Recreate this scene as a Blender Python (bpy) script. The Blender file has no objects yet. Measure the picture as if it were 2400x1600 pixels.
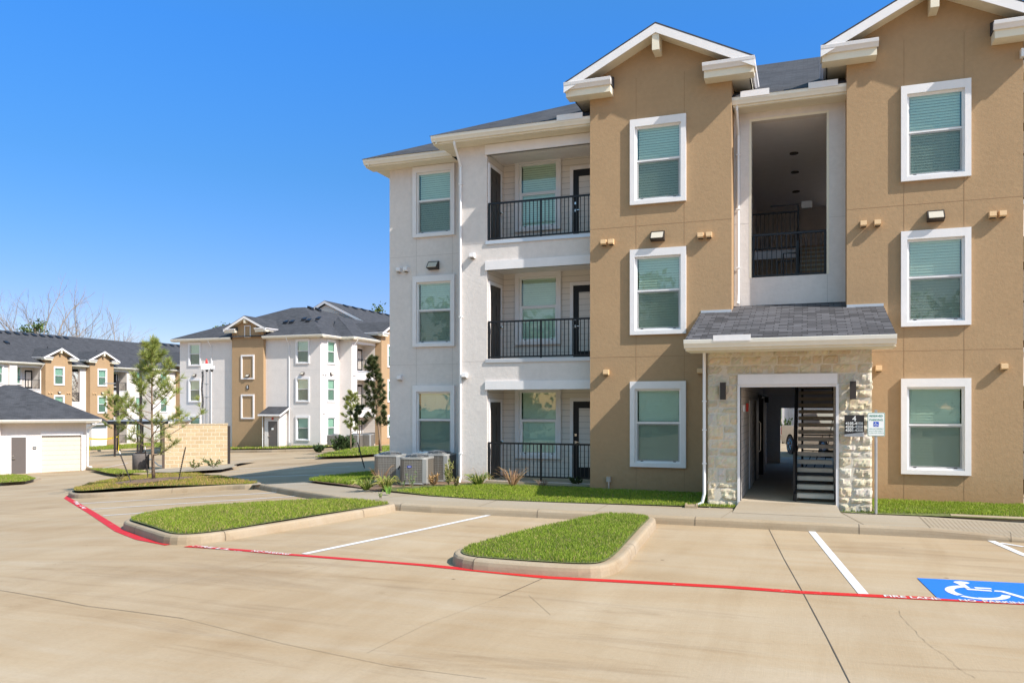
import bpy, bmesh, math, random
import numpy as np
from mathutils import Vector, Matrix
from mathutils.geometry import delaunay_2d_cdt
R=math.radians
random.seed(7); RNG=np.random.default_rng(5)
SC=bpy.context.scene; COL=SC.collection
W={}
# ---------------------------------------------------------------- camera numbers
FOC,CX,HZ,EYE=1882.0,1200.0,949.0,2.22
YAW=R(20.2); CC,SS=math.cos(YAW),math.sin(YAW)
# ---------------------------------------------------------------- terrain
def gt(t):
    if t<6: return 0.0
    if t<10: return -.058*(t-6)**2/8
    if t<30: return -.058*(t-8)
    if t<70: return -1.276-.033*(t-30)
    return -2.596
def g(x,y):
    xc=x*CC+y*SS; d=-x*SS+y*CC
    return gt(-xc+.25*d)
def G(u,v,h=0.0):
    "ground point (terrain + h) that a surveyed photo point stands on"
    x=(u-CX)/FOC; ax,ay=-SS+CC*x, CC+SS*x; lo,hi=3.0,220.0
    for _ in range(50):
        m=(lo+hi)/2
        if EYE+(HZ-v)/FOC*m-(g(ax*m,ay*m)+h)>0: lo=m
        else: hi=m
    return (ax*lo,ay*lo)
def ray(u,dep):
    x=(u-CX)/FOC
    return ((-SS+CC*x)*dep,(CC+SS*x)*dep)
# ---------------------------------------------------------------- materials
def nmat(name):
    m=bpy.data.materials.new(name); m.use_nodes=True
    nt=m.node_tree; b=nt.nodes['Principled BSDF']
    return m,nt,b
def N(nt,t,**k):
    n=nt.nodes.new(t)
    for a,v in k.items():
        if a in n.inputs: n.inputs[a].default_value=v
        else: setattr(n,a,v)
    return n
def L(nt,a,b): nt.links.new(a,b)
def rgba(c): return (c[0],c[1],c[2],1)
def ramp(nt,fac,stops):
    r=nt.nodes.new('ShaderNodeValToRGB'); L(nt,fac,r.inputs[0])
    e=r.color_ramp.elements
    while len(e)<len(stops): e.new(.5)
    for i,(p,c) in enumerate(stops): e[i].position=p; e[i].color=rgba(c)
    return r.outputs[0]
def mix(nt,fac,a,b,mode='MIX'):
    m=nt.nodes.new('ShaderNodeMix'); m.data_type='RGBA'; m.blend_type=mode
    for s,v in ((m.inputs[0],fac),(m.inputs[6],a),(m.inputs[7],b)):
        if isinstance(v,bpy.types.NodeSocket): L(nt,v,s)
        elif isinstance(v,(int,float)): s.default_value=v
        else: s.default_value=rgba(v)
    return m.outputs[2]
def coord(nt,kind='Object',scale=(1,1,1),rot=(0,0,0)):
    tc=nt.nodes.new('ShaderNodeTexCoord'); mp=nt.nodes.new('ShaderNodeMapping')
    L(nt,tc.outputs[kind],mp.inputs[0]); mp.inputs['Scale'].default_value=scale; mp.inputs['Rotation'].default_value=rot
    return mp.outputs[0]
def noise(nt,vec,scale,detail=4,rough=.55,dist=0):
    n=N(nt,'ShaderNodeTexNoise'); n.inputs['Scale'].default_value=scale; n.inputs['Detail'].default_value=detail
    n.inputs['Roughness'].default_value=rough; n.inputs['Distortion'].default_value=dist
    L(nt,vec,n.inputs['Vector']); return n.outputs['Fac']
def bump(nt,b,h,strength=.3,dist=.01):
    bp=N(nt,'ShaderNodeBump'); bp.inputs['Strength'].default_value=strength; bp.inputs['Distance'].default_value=dist
    L(nt,h,bp.inputs['Height']); L(nt,bp.outputs[0],b.inputs['Normal'])
def simple(name,c,rough=.5,metal=0,var=.0,scale=6,bmp=0,bscale=60,spec=.5):
    m,nt,b=nmat(name); b.inputs['Roughness'].default_value=rough; b.inputs['Metallic'].default_value=metal
    b.inputs['Specular IOR Level'].default_value=spec
    if var:
        v=coord(nt); n=noise(nt,v,scale,5)
        L(nt,ramp(nt,n,[(.3,[k*(1-var) for k in c]),(.7,[min(1,k*(1+var)) for k in c])]),b.inputs['Base Color'])
    else: b.inputs['Base Color'].default_value=rgba(c)
    if bmp:
        v=coord(nt); bump(nt,b,noise(nt,v,bscale,3),bmp,.01)
    return m
def stucco(name,c,dirt=.0):
    m,nt,b=nmat(name); b.inputs['Roughness'].default_value=.9; b.inputs['Specular IOR Level'].default_value=.2
    v=coord(nt); n1=noise(nt,v,1.1,6,.65); n2=noise(nt,v,9,5,.6)
    c1=ramp(nt,n1,[(.28,[k*.95 for k in c]),(.72,[k*1.04 for k in c])])
    c2=ramp(nt,n2,[(.25,(.94,.94,.94)),(.75,(1.05,1.05,1.05))])
    base=mix(nt,1.0,c1,c2,'MULTIPLY')
    # splashed dirt near the ground, with a ragged edge
    tc=nt.nodes.new('ShaderNodeTexCoord'); sp=N(nt,'ShaderNodeSeparateXYZ'); L(nt,tc.outputs['Object'],sp.inputs[0])
    ad=N(nt,'ShaderNodeMath',operation='MULTIPLY_ADD'); L(nt,n2,ad.inputs[0]); ad.inputs[1].default_value=.5; L(nt,sp.outputs[2],ad.inputs[2])
    mr=N(nt,'ShaderNodeMapRange'); L(nt,ad.outputs[0],mr.inputs[0]); mr.inputs[1].default_value=.12; mr.inputs[2].default_value=.75; mr.inputs[3].default_value=.55; mr.inputs[4].default_value=0
    base=mix(nt,mr.outputs[0],base,[c[0]*.86,c[1]*.72,c[2]*.58])
    L(nt,base,b.inputs['Base Color'])
    vo=noise(nt,v,85,4,.7); va=noise(nt,v,14,3,.5)
    ml=N(nt,'ShaderNodeMath',operation='MULTIPLY_ADD'); L(nt,va,ml.inputs[0]); ml.inputs[1].default_value=1.3; L(nt,vo,ml.inputs[2])
    bump(nt,b,ml.outputs[0],.34,.010)
    return m
def shingle(name,c,k=1.5,ms=.006):
    m,nt,b=nmat(name); b.inputs['Roughness'].default_value=.92; b.inputs['Specular IOR Level'].default_value=.25
    v=coord(nt,'UV')
    br=N(nt,'ShaderNodeTexBrick'); L(nt,v,br.inputs[0]); br.offset=.37; br.squash=1
    br.inputs['Scale'].default_value=1; br.inputs['Brick Width'].default_value=.27; br.inputs['Row Height'].default_value=.14
    br.inputs['Mortar Size'].default_value=ms; br.inputs['Bias'].default_value=.1; br.inputs['Mortar Smooth'].default_value=.3
    br.inputs['Color1'].default_value=rgba([x*(1/k)*.93 for x in c]); br.inputs['Color2'].default_value=rgba([x*k for x in c]); br.inputs['Mortar'].default_value=rgba([x*.3 for x in c])
    n=noise(nt,v,1.2,5,.6); n2=noise(nt,v,55,3,.8)
    col=mix(nt,.55 if k<1.6 else .3,br.outputs[0],ramp(nt,n,[(.3,[x*.7 for x in c]),(.7,[x*1.35 for x in c])]))
    col=mix(nt,1.0,col,ramp(nt,n2,[(.25,(.6,.6,.6)),(.75,(1.35,1.33,1.3))]),'MULTIPLY')
    L(nt,col,b.inputs['Base Color'])
    bump(nt,b,br.outputs['Fac'],-.6,.01)
    return m
def concrete(name,c,stain=1.0,scale=1.0,broom=True):
    m,nt,b=nmat(name); b.inputs['Roughness'].default_value=.88; b.inputs['Specular IOR Level'].default_value=.25
    v=coord(nt,'Object')
    st=coord(nt,'Object',(.34,1.9,1),(0,0,R(8))); st2=coord(nt,'Object',(.9,.16,1),(0,0,R(-6)))
    n1=noise(nt,st,.75,7,.62,.8); n2=noise(nt,v,.23,4,.55,.5); n3=noise(nt,v,22,6,.7); n4=noise(nt,st2,1.3,6,.6,.5)
    col=ramp(nt,n1,[(.22,[c[0]*.86,c[1]*.79,c[2]*.70]),(.42,[c[0]*.97,c[1]*.935,c[2]*.88]),(.58,c),(.8,[c[0]*1.06,c[1]*1.09,c[2]*1.17])])
    col=mix(nt,.5*stain,col,mix(nt,1.0,col,ramp(nt,n2,[(.36,(.86,.79,.70)),(.6,(1.09,1.09,1.10))]),'MULTIPLY'))
    col=mix(nt,.42*stain,col,mix(nt,1.0,col,ramp(nt,n4,[(.38,(.82,.77,.70)),(.55,(1,1,1))]),'MULTIPLY'))
    col=mix(nt,1.0,col,ramp(nt,n3,[(.25,(.93,.92,.91)),(.75,(1.05,1.05,1.05))]),'MULTIPLY')
    if stain>.5:
        # scattered dark scuffs and drips
        vd=coord(nt,'Object',(1,2.6,1),(0,0,R(14))); ns=noise(nt,vd,1.7,8,.75,1.5)
        col=mix(nt,1.0,col,ramp(nt,ns,[(.27,(.78,.74,.68)),(.38,(1,1,1))]),'MULTIPLY')
        v3=coord(nt,'Object',(.22,1.5,1),(0,0,R(-22))); n6=noise(nt,v3,1.1,9,.68,1.2); n7=noise(nt,v,.16,3,.5)
        f7=N(nt,'ShaderNodeMath',operation='MULTIPLY'); L(nt,n6,f7.inputs[0]); L(nt,n7,f7.inputs[1])
        col=mix(nt,1.0,col,ramp(nt,f7.outputs[0],[(.15,(.82,.79,.76)),(.215,(1,1,1))]),'MULTIPLY')
        vo=N(nt,'ShaderNodeTexVoronoi'); L(nt,v,vo.inputs['Vector']); vo.inputs['Scale'].default_value=.8; vo.inputs['Randomness'].default_value=1
        col=mix(nt,1.0,col,ramp(nt,vo.outputs['Distance'],[(.012,(.45,.40,.35)),(.03,(1,1,1))]),'MULTIPLY')
    L(nt,col,b.inputs['Base Color'])
    bv=coord(nt,'Object',(60,3,1))
    hb=noise(nt,bv,1.0,3,.6)
    ml=N(nt,'ShaderNodeMath',operation='MULTIPLY_ADD'); L(nt,hb,ml.inputs[0]); ml.inputs[1].default_value=.8 if broom else .1; L(nt,n3,ml.inputs[2])
    bump(nt,b,ml.outputs[0],.3,.006)
    return m
def paint(name,c,wear=.25,under=(.42,.34,.25)):
    m,nt,b=nmat(name); b.inputs['Roughness'].default_value=.65
    v=coord(nt); n=noise(nt,v,30,7,.75); n2=noise(nt,v,3,4,.6)
    f=N(nt,'ShaderNodeMath',operation='MULTIPLY'); L(nt,n,f.inputs[0]); L(nt,n2,f.inputs[1])
    k=ramp(nt,f.outputs[0],[(wear*.45,(1,1,1)),(wear*.45+.05,(0,0,0))])
    bw=N(nt,'ShaderNodeRGBToBW'); L(nt,k,bw.inputs[0])
    L(nt,mix(nt,bw.outputs[0],c,under),b.inputs['Base Color'])
    bump(nt,b,n,.25,.004)
    return m
def vcol(name,rough=.8,trans=0.0):
    m,nt,b=nmat(name); b.inputs['Roughness'].default_value=rough; b.inputs['Specular IOR Level'].default_value=.25
    a=N(nt,'ShaderNodeAttribute'); a.attribute_name='col'; L(nt,a.outputs['Color'],b.inputs['Base Color'])
    if trans:
        t=N(nt,'ShaderNodeBsdfTranslucent'); L(nt,a.outputs['Color'],t.inputs[0])
        ms=N(nt,'ShaderNodeMixShader'); ms.inputs[0].default_value=trans
        L(nt,b.outputs[0],ms.inputs[1]); L(nt,t.outputs[0],ms.inputs[2]); L(nt,ms.outputs[0],nt.nodes['Material Output'].inputs[0])
    return m
def siding(name,c):
    m,nt,b=nmat(name); b.inputs['Roughness'].default_value=.7
    v=coord(nt,'Object'); sp=N(nt,'ShaderNodeSeparateXYZ'); L(nt,v,sp.inputs[0])
    d=N(nt,'ShaderNodeMath',operation='DIVIDE'); L(nt,sp.outputs[2],d.inputs[0]); d.inputs[1].default_value=.155
    f=N(nt,'ShaderNodeMath',operation='FRACT'); L(nt,d.outputs[0],f.inputs[0])
    L(nt,ramp(nt,f.outputs[0],[(.0,[x*.55 for x in c]),(.06,[x*.6 for x in c]),(.09,c),(1.0,c)]),b.inputs['Base Color'])
    bump(nt,b,f.outputs[0],-.6,.02)
    return m
def glass(name,tint,fres=1.0,reflect=.10):
    m,nt,b=nmat(name); nt.nodes.remove(b)
    t=N(nt,'ShaderNodeBsdfTransparent'); t.inputs[0].default_value=rgba(tint)
    gl=N(nt,'ShaderNodeBsdfGlossy'); gl.inputs['Roughness'].default_value=.015; gl.inputs[0].default_value=(.72,.88,.85,1)
    v=coord(nt); wn=noise(nt,v,1.6,2); bp=N(nt,'ShaderNodeBump'); bp.inputs['Strength'].default_value=.05; bp.inputs['Distance'].default_value=.03
    L(nt,wn,bp.inputs['Height']); L(nt,bp.outputs[0],gl.inputs['Normal'])
    fr=N(nt,'ShaderNodeFresnel'); fr.inputs[0].default_value=1.5
    ad=N(nt,'ShaderNodeMath',operation='MULTIPLY_ADD'); L(nt,fr.outputs[0],ad.inputs[0]); ad.inputs[1].default_value=fres; ad.inputs[2].default_value=reflect
    ms=N(nt,'ShaderNodeMixShader'); L(nt,ad.outputs[0],ms.inputs[0]); L(nt,t.outputs[0],ms.inputs[1]); L(nt,gl.outputs[0],ms.inputs[2])
    L(nt,ms.outputs[0],nt.nodes['Material Output'].inputs[0]); return m
def screenm(name):
    m,nt,b=nmat(name); b.inputs['Base Color'].default_value=(.02,.025,.025,1); b.inputs['Roughness'].default_value=.6
    t=N(nt,'ShaderNodeBsdfTransparent'); ms=N(nt,'ShaderNodeMixShader'); ms.inputs[0].default_value=.34
    L(nt,t.outputs[0],ms.inputs[1]); L(nt,b.outputs[0],ms.inputs[2]); L(nt,ms.outputs[0],nt.nodes['Material Output'].inputs[0]); return m
def cmu(name,c1,c2,mort,bw=.4,rh=.2):
    m,nt,b=nmat(name); b.inputs['Roughness'].default_value=.9
    v=coord(nt,'UV'); br=N(nt,'ShaderNodeTexBrick'); L(nt,v,br.inputs[0]); br.offset=.5
    br.inputs['Scale'].default_value=1; br.inputs['Brick Width'].default_value=bw; br.inputs['Row Height'].default_value=rh; br.inputs['Mortar Size'].default_value=.022
    br.inputs['Color1'].default_value=rgba(c1); br.inputs['Color2'].default_value=rgba(c2); br.inputs['Mortar'].default_value=rgba(mort)
    n=noise(nt,v,14,5,.7); L(nt,mix(nt,1.0,br.outputs[0],ramp(nt,n,[(.3,(.85,.83,.8)),(.7,(1.08,1.08,1.08))]),'MULTIPLY'),b.inputs['Base Color'])
    ml=N(nt,'ShaderNodeMath',operation='MULTIPLY_ADD'); L(nt,br.outputs['Fac'],ml.inputs[0]); ml.inputs[1].default_value=-1.5; L(nt,n,ml.inputs[2])
    bump(nt,b,ml.outputs[0],.6,.02); return m
def louvre(name,c):
    m,nt,b=nmat(name); b.inputs['Roughness'].default_value=.45; b.inputs['Metallic'].default_value=.3
    v=coord(nt,'Object'); sp=N(nt,'ShaderNodeSeparateXYZ'); L(nt,v,sp.inputs[0])
    outs=[]
    for a,s,w in ((2,.052,.14),):
        d=N(nt,'ShaderNodeMath',operation='DIVIDE'); L(nt,sp.outputs[a],d.inputs[0]); d.inputs[1].default_value=s
        f=N(nt,'ShaderNodeMath',operation='FRACT'); L(nt,d.outputs[0],f.inputs[0]); outs.append((f.outputs[0],w))
    n=noise(nt,coord(nt,'Object',(160,160,2)),1,2)
    col=ramp(nt,outs[0][0],[(.0,[x*1.35 for x in c]),(outs[0][1],[x*1.35 for x in c]),(outs[0][1]+.05,c),(1,c)])
    L(nt,mix(nt,1.0,col,ramp(nt,n,[(.35,(.55,.55,.55)),(.6,(1.1,1.1,1.1))]),'MULTIPLY'),b.inputs['Base Color']); return m
M={}
def mats():
    M['tan']=stucco('tan_stucco',(.388,.262,.152)); M['white']=stucco('white_stucco',(.67,.622,.595))
    M['trim']=simple('white_trim',(.74,.72,.73),.6,var=.03,bmp=.12); M['cream']=simple('cream_soffit',(.74,.68,.55),.6,var=.03)
    M['vinyl']=simple('white_vinyl',(.78,.78,.79),.35); M['gutter']=simple('gutter_paint',(.78,.75,.68),.35,var=.03)
    M['groove']=simple('stucco_groove',(.29,.18,.10),.9); M['wgroove']=simple('white_groove',(.50,.46,.44),.9)
    M['roof']=shingle('dark_shingle',(.052,.054,.062)); M['roofp']=shingle('portico_shingle',(.062,.062,.070),2.1,.011)
    M['pave']=concrete('parking_concrete',(.385,.305,.210)); M['walk']=concrete('walk_concrete',(.33,.285,.225),.35); M['kerb']=concrete('kerb_concrete',(.35,.29,.215),.6,broom=False)
    M['slab']=concrete('slab_concrete',(.42,.36,.28),.3,broom=False)
    M['red']=paint('red_paint',(.52,.010,.009),.26); M['wpaint']=paint('white_paint',(.62,.62,.64),.12); M['bpaint']=paint('blue_paint',(.003,.15,.62),.18)
    M['wstencil']=paint('white_stencil',(.62,.56,.55),.35,(.62,.05,.04))
    M['tar']=simple('joint_sealant',(.085,.066,.050),.9); M['crack']=simple('hairline_crack',(.24,.185,.125),.95)
    M['soil']=simple('lawn_soil',(.11,.125,.035),.95,var=.45,scale=14,bmp=.8,bscale=40)
    M['mulch']=simple('mulch',(.17,.105,.065),.95,var=.5,scale=22,bmp=1,bscale=50)
    M['far']=simple('rough_grass',(.12,.13,.05),.95,var=.4,scale=.4)
    M['tread']=simple('precast_tread',(.66,.58,.48),.8,var=.06)
    M['blade']=vcol('grass_blade',.7,.3); M['leaf']=vcol('leaf',.6,.2); M['needle']=vcol('needle',.5,.12)
    M['black']=simple('black_metal',(.012,.013,.016),.4,.2); M['bronze']=simple('bronze_metal',(.045,.036,.032),.5,.3)
    M['blackdoor']=simple('black_door',(.008,.009,.011),.5,spec=.3); M['browndoor']=simple('brown_door',(.045,.036,.032),.45); M['greydoor']=simple('grey_door',(.115,.098,.092),.5)
    M['glass']=glass('window_glass',(.86,.99,.92),.7,.11); M['glassdark']=glass('door_glass',(.55,.72,.7)); M['glassfar']=glass('sunlit_window_glass',(.70,.92,.80),.6,.04)
    M['blind']=simple('blind_slat',(.86,.88,.82),.5); M['dark']=simple('dark_room',(.03,.03,.03),.9); M['screen']=screenm('insect_screen')
    M['stone']=vcol('limestone',.93); M['siding']=siding('lap_siding',(.68,.63,.585)); M['stone_m']=simple('stone_mortar',(.58,.53,.45),.95,var=.1,scale=20,bmp=.5)
    M['galv']=simple('galvanised',(.46,.47,.48),.4,.7,var=.1); M['chrome']=simple('satin_steel',(.6,.6,.6),.25,1)
    M['ac']=louvre('condenser_grille',(.19,.17,.145)); M['acpanel']=simple('condenser_panel',(.36,.36,.35),.45,.2,var=.06); M['acdark']=simple('cabinet_dark',(.04,.04,.045),.6)  # acdark is the plain dark finish of the meter cabinet
    M['blue']=simple('emblem_blue',(.01,.03,.35),.4); M['signw']=simple('sign_white',(.78,.80,.80),.35); M['signg']=simple('sign_green',(.0,.22,.15),.4); M['signb']=simple('sign_blue',(.0,.07,.50),.4)
    M['plate']=simple('plate_black',(.022,.020,.021),.45); M['lens']=simple('lamp_lens',(.50,.46,.39),.3)
    M['cmu']=cmu('block_wall',(.47,.35,.21),(.55,.42,.26),(.60,.50,.36)); M['bark']=simple('bark',(.22,.155,.105),.95,var=.35,scale=30,bmp=1,bscale=40)
    M['greybark']=simple('grey_bark',(.27,.23,.20),.95,var=.2,scale=2); M['garage']=simple('garage_panel',(.60,.54,.45),.5,var=.02)
    M['brownpost']=simple('brown_post',(.09,.065,.05),.7); M['basec']=simple('pole_base_concrete',(.12,.105,.10),.9,var=.15)
    M['redplast']=simple('red_beacon',(.7,.03,.02),.3); M['whitebox']=simple('white_housing',(.75,.76,.78),.4); M['rubber']=simple('rubber',(.012,.012,.012),.7)
    M['truck']=simple('truck_paint',(.36,.31,.23),.25,.5,var=.08,scale=3); M['chromew']=simple('alloy_wheel',(.32,.32,.33),.25,.9)
    M['yellow']=simple('caution_tape',(.8,.6,.02),.5); M['redalarm']=simple('alarm_red',(.5,.03,.02),.4); M['rock']=simple('rubble',(.33,.19,.10),.95,var=.4,scale=8)
    M['ctop']=simple('carport_top',(.30,.34,.40),.5,.3); M['flash']=simple('metal_flashing',(.60,.62,.66),.35,.5)
mats()
# ---------------------------------------------------------------- mesh builder
class Fr:
    def __init__(s,o=(0,0,0),a=0): s.o=o; s.c,s.s=math.cos(a),math.sin(a); s.a=a
    def __call__(s,x,y,z): return Vector((s.o[0]+s.c*x-s.s*y, s.o[1]+s.s*x+s.c*y, s.o[2]+z))
    def mat(s,x,y,z,rz=0): return Matrix.Translation(s(x,y,z))@Matrix.Rotation(s.a+rz,4,'Z')
ID=Fr()
class MB:
    def __init__(s,f=None): s.v=[]; s.f=[]; s.m=[]; s.fr=f or ID; s.col=None
    def P(s,p): s.v.append(s.fr(*p)); return len(s.v)-1
    def face(s,pts,mi=0):
        s.f.append([s.P(p) for p in pts]); s.m.append(mi)
    def box(s,x0,x1,y0,y1,z0,z1,mi=0):
        i=[s.P(p) for p in ((x0,y0,z0),(x1,y0,z0),(x1,y1,z0),(x0,y1,z0),(x0,y0,z1),(x1,y0,z1),(x1,y1,z1),(x0,y1,z1))]
        for q in ((0,3,2,1),(4,5,6,7),(0,1,5,4),(1,2,6,5),(2,3,7,6),(3,0,4,7)):
            s.f.append([i[k] for k in q]); s.m.append(mi)
    def prism(s,poly,axis,a0,a1,mi=0):
        "poly: 2d points in the two other axes, extruded along axis (0 x,1 y,2 z) from a0 to a1"
        def mk(p,a): return (a,p[0],p[1]) if axis==0 else ((p[0],a,p[1]) if axis==1 else (p[0],p[1],a))
        A=[s.P(mk(p,a0)) for p in poly]; B=[s.P(mk(p,a1)) for p in poly]; n=len(poly)
        s.f.append(A[::-1]); s.m.append(mi); s.f.append(B); s.m.append(mi)
        for k in range(n): s.f.append([A[k],A[(k+1)%n],B[(k+1)%n],B[k]]); s.m.append(mi)
    def tube(s,pts,rad,n=8,mi=0,cap=True):
        pts=[Vector(p) for p in pts]; k=len(pts)
        if not hasattr(rad,'__len__'): rad=[rad]*k
        up=Vector((0,0,1)); rings=[]; prev=None
        for i,p in enumerate(pts):
            t=(pts[min(i+1,k-1)]-pts[max(i-1,0)]); t=t.normalized() if t.length>1e-9 else up
            a=prev if prev is not None else (Vector((1,0,0)) if abs(t.z)>.9 else up)
            u=(a-t*a.dot(t)); 
            if u.length<1e-6: u=t.orthogonal()
            u.normalize(); w=t.cross(u); prev=u
            rings.append([s.P(p+(u*math.cos(2*math.pi*j/n)+w*math.sin(2*math.pi*j/n))*rad[i]) for j in range(n)])
        for i in range(k-1):
            for j in range(n):
                s.f.append([rings[i][j],rings[i][(j+1)%n],rings[i+1][(j+1)%n],rings[i+1][j]]); s.m.append(mi)
        if cap: s.f.append(rings[0][::-1]); s.m.append(mi); s.f.append(rings[-1]); s.m.append(mi)
    def lathe(s,c,prof,n=20,mi=0):
        rings=[[s.P((c[0]+r*math.cos(2*math.pi*j/n),c[1]+r*math.sin(2*math.pi*j/n),c[2]+z)) for j in range(n)] for r,z in prof]
        for i in range(len(prof)-1):
            for j in range(n): s.f.append([rings[i][j],rings[i][(j+1)%n],rings[i+1][(j+1)%n],rings[i+1][j]]); s.m.append(mi)
        s.f.append(rings[0][::-1]); s.m.append(mi); s.f.append(rings[-1]); s.m.append(mi)
    def mesh(s,name,mlist,smooth=False,inv=None):
        me=bpy.data.meshes.new(name)
        vs=[inv@v for v in s.v] if inv is not None else s.v
        me.from_pydata([tuple(v) for v in vs],[],s.f)
        for m in mlist: me.materials.append(M[m] if isinstance(m,str) else m)
        me.polygons.foreach_set('material_index',s.m)
        if smooth: me.polygons.foreach_set('use_smooth',[True]*len(s.f))
        uvs=me.uv_layers.new(name='UVMap'); buf=np.empty(len(me.loops)*2)
        k=0; Z=Vector((0,0,1))
        for p in s.f:
            a,b,c=s.v[p[0]],s.v[p[1]],s.v[p[2]]; n=(b-a).cross(c-a)
            if n.length<1e-9 and len(p)>3: n=(c-a).cross(s.v[p[3]]-a)
            if n.length>1e-9: n.normalize()
            else: n=Z
            if n.z<0: n=-n
            if abs(n.z)>.995: tu,tv=Vector((1,0,0)),Vector((0,1,0))
            else: tu=Z.cross(n).normalized(); tv=n.cross(tu)
            for i in p: q=s.v[i]; buf[k]=q.dot(tu); buf[k+1]=q.dot(tv); k+=2
        uvs.data.foreach_set('uv',buf)
        if s.col is not None:
            at=me.color_attributes.new('col','FLOAT_COLOR','POINT'); at.data.foreach_set('color',np.asarray(s.col,dtype=np.float32).ravel())
        me.update(); return me
    def build(s,name,mlist,parent=None,smooth=False,kind=None):
        inv=W[parent].inverted() if parent is not None else None
        o=bpy.data.objects.new(name,s.mesh(name,mlist,smooth,inv)); COL.objects.link(o)
        if parent is not None: o.parent=parent; W[o]=W[parent]
        else: W[o]=Matrix.Identity(4)
        if kind: o['kind']=kind
        return o
def tag(o,label,cat,group=None,kind=None):
    if label: o['label']=label
    if cat: o['category']=cat
    if group: o['group']=group
    if kind: o['kind']=kind
    return o
def thing(name,label,cat,loc,rz=0,group=None):
    o=bpy.data.objects.new(name,None); COL.objects.link(o); o.empty_display_size=.3
    o.location=loc; o.rotation_euler=(0,0,rz); W[o]=Matrix.Translation(loc)@Matrix.Rotation(rz,4,'Z')
    return tag(o,label,cat,group)
def inst(name,me,parent,mw):
    o=bpy.data.objects.new(name,me); COL.objects.link(o); o.parent=parent
    o.matrix_basis=W[parent].inverted()@mw; W[o]=mw; return o
def text_geo(txt,size,sx=1.0,spacing=1.0,bold=0.0):
    cu=bpy.data.curves.new('t','FONT'); cu.body=txt; cu.size=size; cu.align_x='CENTER'; cu.align_y='CENTER'; cu.space_character=spacing; cu.offset=bold
    cu.resolution_u=3
    o=bpy.data.objects.new('t',cu); COL.objects.link(o); dg=bpy.context.evaluated_depsgraph_get(); dg.update()
    me=o.evaluated_get(dg).to_mesh(); vs=[(v.co.x*sx,v.co.y) for v in me.vertices]; fs=[list(p.vertices) for p in me.polygons]
    o.evaluated_get(dg).to_mesh_clear(); bpy.data.objects.remove(o); bpy.data.curves.remove(cu); return vs,fs
def put_text(mb,txt,size,fn,mi=0,sx=1.0,spacing=1.0,bold=0.0):
    vs,fs=text_geo(txt,size,sx,spacing,bold); b=len(mb.v)
    for x,y in vs: mb.P(fn(x,y))
    for f in fs: mb.f.append([b+i for i in f]); mb.m.append(mi)
# ---------------------------------------------------------------- ground sheets
def inpoly(px,py,poly):
    inside=np.zeros(px.shape,bool); n=len(poly); j=n-1
    for i in range(n):
        xi,yi=poly[i]; xj,yj=poly[j]
        c=((yi>py)!=(yj>py)) & (px<(xj-xi)*(py-yi)/(yj-yi+1e-12)+xi)
        inside^=c; j=i
    return inside
def sheet(name,poly,h,mat,step=.6,parent=None,kind='structure',zf=None):
    hf=h if callable(h) else (lambda x,y:h)
    pts=[];n=len(poly)
    for i in range(n):
        a,b=poly[i],poly[(i+1)%n]; k=max(1,int(math.dist(a,b)/step))
        pts+=[(a[0]+(b[0]-a[0])*j/k,a[1]+(b[1]-a[1])*j/k) for j in range(k)]
    ne=len(pts); xs=[p[0] for p in pts]; ys=[p[1] for p in pts]
    gx,gy=np.meshgrid(np.arange(min(xs)+step*.5,max(xs),step),np.arange(min(ys)+step*.5,max(ys),step))
    gx=gx.ravel()+RNG.uniform(-.02,.02,gx.size); gy=gy.ravel()+RNG.uniform(-.02,.02,gy.size); ins=inpoly(gx,gy,pts)
    allp=[Vector(p) for p in pts]+[Vector((a,b)) for a,b in zip(gx[ins],gy[ins])]
    r=delaunay_2d_cdt(allp,[],[list(range(ne))],1,1e-5)
    mb=MB()
    for v in r[0]: mb.P((v.x,v.y,(zf(v.x,v.y) if zf else g(v.x,v.y)+hf(v.x,v.y))))
    for f in r[2]: mb.f.append(list(f)); mb.m.append(0)
    return mb.build(name,[mat],parent,kind=kind,smooth=True)
def strip_mb(mb,line,w,h,step=.4,mi=0):
    pts=[]
    for a,b in zip(line[:-1],line[1:]):
        k=max(1,int(math.dist(a,b)/step)); pts+=[(a[0]+(b[0]-a[0])*j/k,a[1]+(b[1]-a[1])*j/k) for j in range(k)]
    pts.append(line[-1]); n=len(pts); rows=[]
    for i,p in enumerate(pts):
        a,b=pts[max(i-1,0)],pts[min(i+1,n-1)]; dx,dy=b[0]-a[0],b[1]-a[1]; l=math.hypot(dx,dy) or 1
        ww=w[i%len(w)] if isinstance(w,list) else w
        nx,ny=-dy/l*ww/2,dx/l*ww/2
        q=[(p[0]+nx,p[1]+ny),(p[0]-nx,p[1]-ny)]
        rows.append([mb.P((x,y,g(x,y)+h)) for x,y in q])
    for i in range(n-1): mb.f.append([rows[i][0],rows[i][1],rows[i+1][1],rows[i+1][0]]); mb.m.append(mi)
def smooth_poly(p,r=.3,k=4,closed=True):
    out=[];n=len(p)
    for i in range(n):
        if not closed and i in (0,n-1): out.append(p[i]); continue
        a,b,c=p[i-1],p[i],p[(i+1)%n]
        la,lc=math.dist(a,b),math.dist(b,c); ra=min(r,la*.45); rc=min(r,lc*.45)
        s=(b[0]+(a[0]-b[0])*ra/la,b[1]+(a[1]-b[1])*ra/la); e=(b[0]+(c[0]-b[0])*rc/lc,b[1]+(c[1]-b[1])*rc/lc)
        for j in range(k+1):
            t=j/k; out.append(tuple((1-t)**2*s[q]+2*t*(1-t)*b[q]+t*t*e[q] for q in (0,1)))
    return out
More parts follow.
